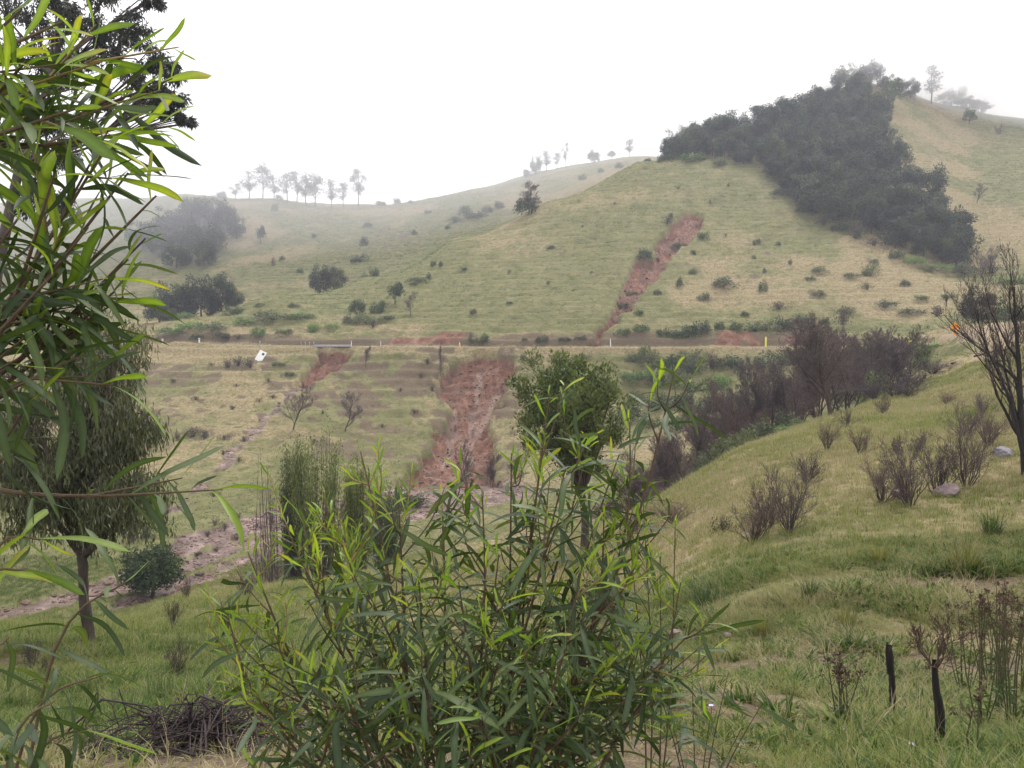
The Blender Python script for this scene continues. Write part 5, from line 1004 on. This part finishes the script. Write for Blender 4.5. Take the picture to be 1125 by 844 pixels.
class Wattle:
    def __init__(s, name, label, base): s.o = empty(name, base); tag(s.o, label, 'shrub'); s.b = Vector(base); s.leaves = []; s.st = Buf(); s.yt = Buf()
    def shoot(s, P, r0, r1, rng, n, L0, L1, young, t0=.15, young_from=.75, erect=.6, droop=.25):
        """a shoot along the points P (world) with n leaves; leaves run from length L0 low down to L1 at the tip"""
        P = catmull(np.array([tuple(p) for p in P]), np.linspace(0, len(P) - 1, 4 * len(P))); k = len(P); V, Q = tube(P - np.array(s.b), [r0 + (r1 - r0) * i / (k - 1) for i in range(k)], 6)
        (s.yt if young else s.st).add(V, Q); a = rng.uniform(0, 6.28)
        for i in range(n):
            t = t0 + (1 - t0) * (i + rng.uniform(.1, .9)) / n; x = t * (k - 1); j = min(int(x), k - 2); p = P[j] + (P[j + 1] - P[j]) * (x - j); ax = unit(P[j + 1] - P[j]); a += 2.4 + rng.normal() * .4
            w = unit(np.cross(ax, (.3, .2, 1.0) if abs(ax[2]) < .9 else (1., 0, 0))); w2 = np.cross(ax, w); sd_ = w * math.cos(a) + w2 * math.sin(a); yg = young or t > young_from
            er = erect + (.35 if yg else 0); d_ = unit(ax * er + sd_ * (1.05 - .3 * er) + np.array((0, 0, -droop if not yg else .18)) + rng.normal(size=3) * .16)
            L_ = (L0 + (L1 - L0) * t) * min(1.45, rng.lognormal(0, .26)); nm = unit(np.cross(d_, unit(rng.normal(size=3) * .5 + np.cross(d_, (0, 0, 1.)))))
            if nm[2] < 0: nm = -nm
            s.leaves.append((p, d_, nm, L_, yg and (young or rng.uniform() < .85)))
        return P
    def done(s, limit=300):
        rng = np.random.default_rng(len(s.leaves))
        def dist(l): return max(.3, l[0][1])
        def vis(l):
            q = l[0] + l[1] * l[3] * .5; px, py = proj(q[0], max(q[1], .1), q[2]); return (0 if -15 < px < 1140 and -15 < py < 859 else -1000) + l[3] / dist(l)
        s.leaves.sort(key=vis, reverse=True); rest = {}
        for i, (p, d_, nm, L_, yg) in enumerate(s.leaves):
            me = (NEW if yg else OLD)[rng.integers(0, 10 if yg else 14)]; x = unit(np.cross(d_, nm)); z = np.cross(x, d_)
            if i < limit:
                o = obj('leaf', me, s.o); m = Matrix(((x[0], d_[0], z[0], p[0] - s.b.x), (x[1], d_[1], z[1], p[1] - s.b.y), (x[2], d_[2], z[2], p[2] - s.b.z), (0, 0, 0, 1))); o.matrix_local = m @ Matrix.Diagonal((L_, L_, L_, 1))
            elif vis((p, d_, nm, L_, yg)) > -500:
                n = len(me.vertices); c = np.empty(n * 3, np.float32); me.vertices.foreach_get('co', c); c = c.reshape(-1, 3) * L_; tp = np.empty(n, np.float32); me.attributes['tip'].data.foreach_get('value', tp); f = np.empty(len(me.polygons) * 4, np.int32); me.loops.foreach_get('vertex_index', f)
                r = rest.setdefault(yg, [[], [], [], [], [], 0]); r[0].append(c[:, :1] * x + c[:, 1:2] * d_ + c[:, 2:] * z + p - np.array(s.b)); r[1].append(f.reshape(-1, 4) + r[5]); r[2].append(tp); r[3].append(np.tile((0, 1., 0), n // 3)); r[4].append(np.full(n, rng.uniform())); r[5] += n
        for yg, r in rest.items():
            o = obj('young_foliage' if yg else 'foliage', mesh('foliage', np.concatenate(r[0]), np.concatenate(r[1]), M['new' if yg else 'old'], True, {'tip': np.concatenate(r[2]), 'rib': np.concatenate(r[3]), 'tone': np.concatenate(r[4])}), s.o); o['kind'] = 'stuff'
        if s.st.n: obj('stem', s.st.mesh('stem', M['wstem'], True), s.o)
        if s.yt.n: obj('shoot', s.yt.mesh('shoot', M['nstem'], True), s.o)
# --- the bushy wattle in the middle
rng = np.random.default_rng(900); gx0, gy0 = -.12, 2.35; base = Vector((gx0, gy0, gz(gx0, gy0)))
wt = Wattle('wattle_shrub', 'bushy green wattle with long sickle leaves filling the lower middle', base)
TIPS = [(742, 402, 2.25, 0), (692, 458, 2.35, 0), (652, 474, 2.5, 0), (604, 432, 2.4, 1), (562, 498, 2.5, 0), (530, 545, 2.3, 0), (486, 552, 2.6, 0), (396, 496, 2.55, 1), (352, 556, 2.5, 1), (306, 556, 2.6, 1), (272, 606, 2.5, 1), (250, 676, 2.4, 1), (334, 622, 2.3, 1), (378, 590, 2.4, 1), (438, 552, 2.3, 0), (622, 512, 2.2, 0), (588, 548, 2.6, 0), (664, 556, 2.2, 0), (702, 612, 2.1, 0), (748, 640, 2.2, 0), (764, 690, 2.1, 0), (700, 676, 2.5, 0), (640, 620, 2.0, 0), (548, 610, 2.1, 0), (452, 630, 2.1, 0), (504, 640, 2.0, 0), (404, 650, 2.2, 0), (300, 690, 2.2, 1), (268, 742, 2.2, 1), (600, 700, 1.9, 0), (340, 730, 2.1, 0), (680, 500, 2.4, 0), (560, 690, 1.95, 0), (470, 720, 1.9, 0), (380, 760, 2.0, 0), (640, 740, 2.1, 0), (720, 750, 2.3, 0), (320, 800, 1.95, 0), (520, 780, 1.8, 0), (600, 800, 1.9, 0), (420, 820, 1.85, 0)]
for px, py, d, yg in TIPS:
    tip = at(px, py, d); a = base + Vector((rng.normal() * .10 + (tip.x - base.x) * .25, rng.normal() * .1 + (d - gy0) * .3, -.03)); b1 = a.lerp(tip, .4) + Vector(((base.x - tip.x) * .06, rng.normal() * .05, .07)); b2 = a.lerp(tip, .75) + Vector((rng.normal() * .02, 0, .03))
    P = wt.shoot([a, b1, b2, tip], .0075, .0018, rng, 18, .19, .06, False, .38, .70 if yg else .9, .6, .3)
    nb = 7
    for k in range(nb):
        t = rng.uniform(.42, .94); q = P[int(t * (len(P) - 1))]; ax = unit(P[min(len(P) - 1, int(t * (len(P) - 1)) + 1)] - q + 1e-6); L_ = rng.uniform(.12, .30) * (1.25 - t * .6)
        sd_ = unit(rng.normal(size=3) * (1, .7, .3)); e = q + (ax * .75 + sd_ * .6 + np.array((0, 0, .12))) * L_; m_ = (q + e) / 2 + sd_ * .02
        young = (yg and rng.uniform() < .6) or (t > .85 and rng.uniform() < .45)
        wt.shoot([Vector(q), Vector(m_), Vector(e)], .003, .0012, rng, 12 if young else 8, .080 if young else .15, .035 if young else .08, young, .12, .8, .75 if young else .55, .3)
wt.done()
# --- the wattle leaning in at the left edge
rng = np.random.default_rng(901); base = Vector((-1.35, 1.15, gz(-1.35, 1.15)))
wl = Wattle('wattle_shrub', 'tall wattle leaning in from the left edge with long green leaves', base)
root = [base, Vector((-1.15, 1.2, -1.0)), Vector((-1.02, 1.22, -.4)), Vector((-.98, 1.25, .1)), Vector((-.98, 1.28, .55))]
wl.shoot(root, .02, .007, rng, 0, .1, .1, False)
def from_root(z): 
    k = min(range(len(root) - 1), key=lambda i: abs(root[i].z - z)); return root[k].lerp(root[k + 1], .5)
LT = [(236, 138, 1.45, 1, 24), (212, 215, 1.3, 0, 20), (196, 262, 1.35, 0, 20), (126, 62, 1.3, 1, 8), (72, 24, 1.2, 1, 6), (24, 10, 1.1, 1, 9), (176, 96, 1.35, 1, 12), (130, 170, 1.2, 1, 20), (170, 190, 1.25, 1, 18), (90, 120, 1.15, 1, 20), (60, 190, 1.1, 0, 20), (110, 250, 1.2, 0, 20), (150, 320, 1.3, 0, 12), (60, 300, 1.1, 0, 12), (120, 345, 1.25, 0, 10), (30, 66, 1.15, 1, 12), (52, 104, 1.3, 1, 14), (170, 285, 1.3, 0, 16), (20, 240, 1.05, 0, 18), (96, 392, 1.2, 0, 6), (26, 372, 1.1, 0, 8), (20, 160, 1.2, 1, 18), (170, 545, 1.25, 0, 8), (16, 500, 1.15, 0, 6)]
for px, py, d, yg, n in LT:
    px = px - 45 * max(0, (px - 60) / 170); tip = at(px, py, d); st_ = from_root(tip.z - .45); m_ = st_.lerp(tip, .5) + Vector((0, rng.normal() * .04, -.03))
    P = wl.shoot([st_, m_, tip], .006, .0015, rng, int(n * .55) + 2, .155, .07, False, .3, .74 if yg else .95, .6, .25)
    for k in range(3 if yg else 2):
        t = rng.uniform(.5, .95); q = P[int(t * (len(P) - 1))]; ax = unit(P[-1] - P[-4]); L_ = rng.uniform(.07, .16); sd_ = unit(rng.normal(size=3) * (1, .6, .8)); e = q + (ax * .7 + sd_ * .6) * L_; young = yg and rng.uniform() < .5
        wl.shoot([Vector(q), Vector((q + e) / 2), Vector(e)], .0025, .001, rng, 6, .11 if young else .14, .06 if young else .09, young, .15, .8, .6, .2)
wl.done()
# --- the low leafy sprays at the bottom left corner, by the same edge
rng = np.random.default_rng(902); base = Vector((-1.02, 1.35, gz(-1.02, 1.35)))
wb = Wattle('wattle_shrub', 'low wattle spray with dark drooping leaves in the bottom left corner', base)
for px, py, d, yg, n, mid_ in ((138, 640, 1.5, 0, 16, (60, 715)), (112, 742, 1.4, 0, 12, (30, 800)), (60, 770, 1.3, 0, 12, (10, 830)), (50, 592, 1.2, 1, 9, (-20, 640)), (30, 625, 1.15, 1, 7, (-40, 680)), (95, 800, 1.35, 0, 10, (30, 850)), (10, 700, 1.2, 0, 8, (-40, 780))):
    tip = at(px, py, d); mm = at(mid_[0], mid_[1], d - .05); wb.shoot([base + Vector((rng.normal() * .03, rng.normal() * .03, 0)), mm.lerp(base, .45), mm, tip], .005, .0015, rng, n, .15, .09, False, .5, .5 if yg else .97, .5, .35)
wb.done()
# --- sprigs right of the bushy wattle
rng = np.random.default_rng(903); base = Vector((.42, 2.5, gz(.42, 2.5)))
wr = Wattle('wattle_sprig', 'thin young wattle sprig with bright tips right of the bushy wattle', base)
for px, py, d, n in ((706, 540, 2.45, 12), (742, 572, 2.5, 14), (690, 570, 2.5, 10), (725, 610, 2.45, 10)):
    tip = at(px, py, d); wr.shoot([base + Vector((rng.normal() * .02, 0, 0)), base.lerp(tip, .5) + Vector((.03, 0, 0)), tip], .004, .0012, rng, n, .11, .05, False, .6, .78, .8, .0)
wr.done(120)
rng = np.random.default_rng(904); base = on(770, 3.1)
wr = Wattle('wattle_sprig', 'low dark-leaved wattle seedling at the bottom edge right of centre', base)
for px, py, d, n in ((722, 752, 3.0, 7), (760, 735, 3.1, 9), (800, 740, 3.1, 9), (838, 772, 3.0, 7), (780, 790, 2.95, 8), (815, 800, 3.0, 7), (740, 800, 2.95, 7)):
    tip = at(px, py, d); wr.shoot([base, base.lerp(tip, .5) + Vector((0, 0, .05)), tip], .004, .0012, rng, n, .17, .12, False, .35, .97, .5, .3)
wr.done(120)

# ================================================================== low cloud resting on the high ground
def mist(px, d, z, rx, ry, rz, dens, label):
    import bmesh
    bm = bmesh.new(); bmesh.ops.create_icosphere(bm, subdivisions=4, radius=1); me = bpy.data.meshes.new('mist'); bm.to_mesh(me); bm.free()
    m, n, o = nodes('low_cloud'); pv = N(n, 'VolumePrincipled'); pv.inputs['Color'].default_value = (.93, .94, 1, 1) if dens < .01 else (.985, .985, 1, 1); pv.inputs['Density'].default_value = dens; n.links.new(pv.outputs[0], o.inputs['Volume']); me.materials.append(m)
    q = obj('mist', me); q.location = ((px - 562.5) / F * d, d, z); q.scale = (rx, ry, rz); tag(q, label, 'mist', kind='stuff')
mist(310, 420, 80, 240, 135, 95, .0042, 'low cloud veiling the far left ridge')
mist(1120, 384, 116, 84, 66, 26, .018, 'cloud drifting over the right-hand ridge')
mist(975, 386, 134, 72, 52, 24, .017, 'cloud touching the summit')

# ================================================================== labels by place, where things of one kind stand apart
ORD = ['first', 'second', 'third', 'fourth', 'fifth', 'sixth', 'seventh', 'eighth', 'ninth', 'tenth', 'eleventh', 'twelfth', 'thirteenth', 'fourteenth', 'fifteenth', 'sixteenth', 'seventeenth', 'eighteenth', 'nineteenth', 'twentieth']
def by_place(group, base, nrows=1):
    L_ = [o for o in SC.objects if o.parent is None and o.get('group') == group]
    q = [(proj(*o.location), o) for o in L_]; q.sort(key=lambda t: t[0][1]); per = -(-len(q) // nrows); rn = {1: [''], 2: [' in the upper half', ' in the lower half'], 3: [' in the upper third', ' in the middle third', ' in the lower third']}[nrows]
    for r in range(nrows):
        row = sorted(q[r * per:(r + 1) * per], key=lambda t: t[0][0])
        for i, (_, o) in enumerate(row): o['label'] = base + ', ' + ('leftmost' if i == 0 else 'rightmost' if i == len(row) - 1 else ORD[i] + ' from left') + rn[r]
by_place('shrubs dotted on the tawny slope', 'grey-green shrub on the tawny slope', 3)
by_place('tiny bushes on the open hill', 'tiny dark bush on the open hill', 2)
by_place('shrubs on the far slope', 'blue-grey shrub on the misty far slope', 3)
by_place('low scrub below the road', 'low brown scrub below the road', 3)
by_place('gum trees on the far ridge', 'pale gum tree in the far ridge row')
by_place('bushes on the far crest', 'tiny pale bush on the far crest')
by_place('trees on the far crest by the wood', 'pale tree on far crest beside the hilltop wood')
by_place('dead stumps in the mud flow', 'dead twiggy stump in the mud flow')
by_place('shrubs on the road cutting', 'dark shrub on the cutting above the road')
by_place('bushes above the road at left', 'low green bush above the road at left', 2)
by_place('scrub along the foot of the wood', 'bright green scrub below the hilltop wood')
by_place('misty trees on the summit', 'pale misty tree on the hill summit')
by_place('misty trees on the right-hand ridge', 'low cloud-veiled tree on right-hand ridge')
by_place('thin posts left of the washout', 'thin pale post in the row left of the washout')
by_place('dry weeds on the left bank', 'thin dark dry weed on the left bank')
by_place('seed-headed weeds at lower right', 'weed with brown seed heads at lower right')
by_place('leafless trees below the slip', 'dark leafless tree in mud below the big slip')
by_place('scrub around the big slip', 'brown scrub around the big red slip')
by_place('thicket around the round trees', 'green shrub in the thicket around the round dark trees')
by_place('shrub patch above the round trees', 'shrub in the patch above the round dark trees')
by_place('dark clump of trees at the left', 'dark tree in the dense clump at far left')
by_place('pair of dark trees behind the spur', 'dark round tree of the pair behind the spur')
by_place('shrubs in the bend of the upper slip', 'dark shrub in the bend of the upper slip')
by_place('shrubs inside the upper slip', 'shrub growing inside the red upper slip')
by_place('bushes at the end of the red cutting', 'dark bush at the end of the red cutting')
by_place('scrub under the fallen sign', 'purplish scrub under the fallen white sign')
by_place('bushes beside the washout', 'dark bush left of the washed-out hollow')
by_place('grey bushes beside the mud flow', 'grey-green bush beside the mud flow')
by_place('bushes at the valley bottom', 'dark bush at the valley bottom behind the wattle')
by_place('dead bushes at the right end of the grove', 'dark tangled dead bush at the right end of the grove')
by_place('green bushes at the foot of the grove', 'grey-green bush at the foot of the leafless grove')
by_place('bushes behind the grove', 'dark bush behind the grove below the orange sign')
by_place('trees of the far left wood', 'bluish tree of the misty far left wood')
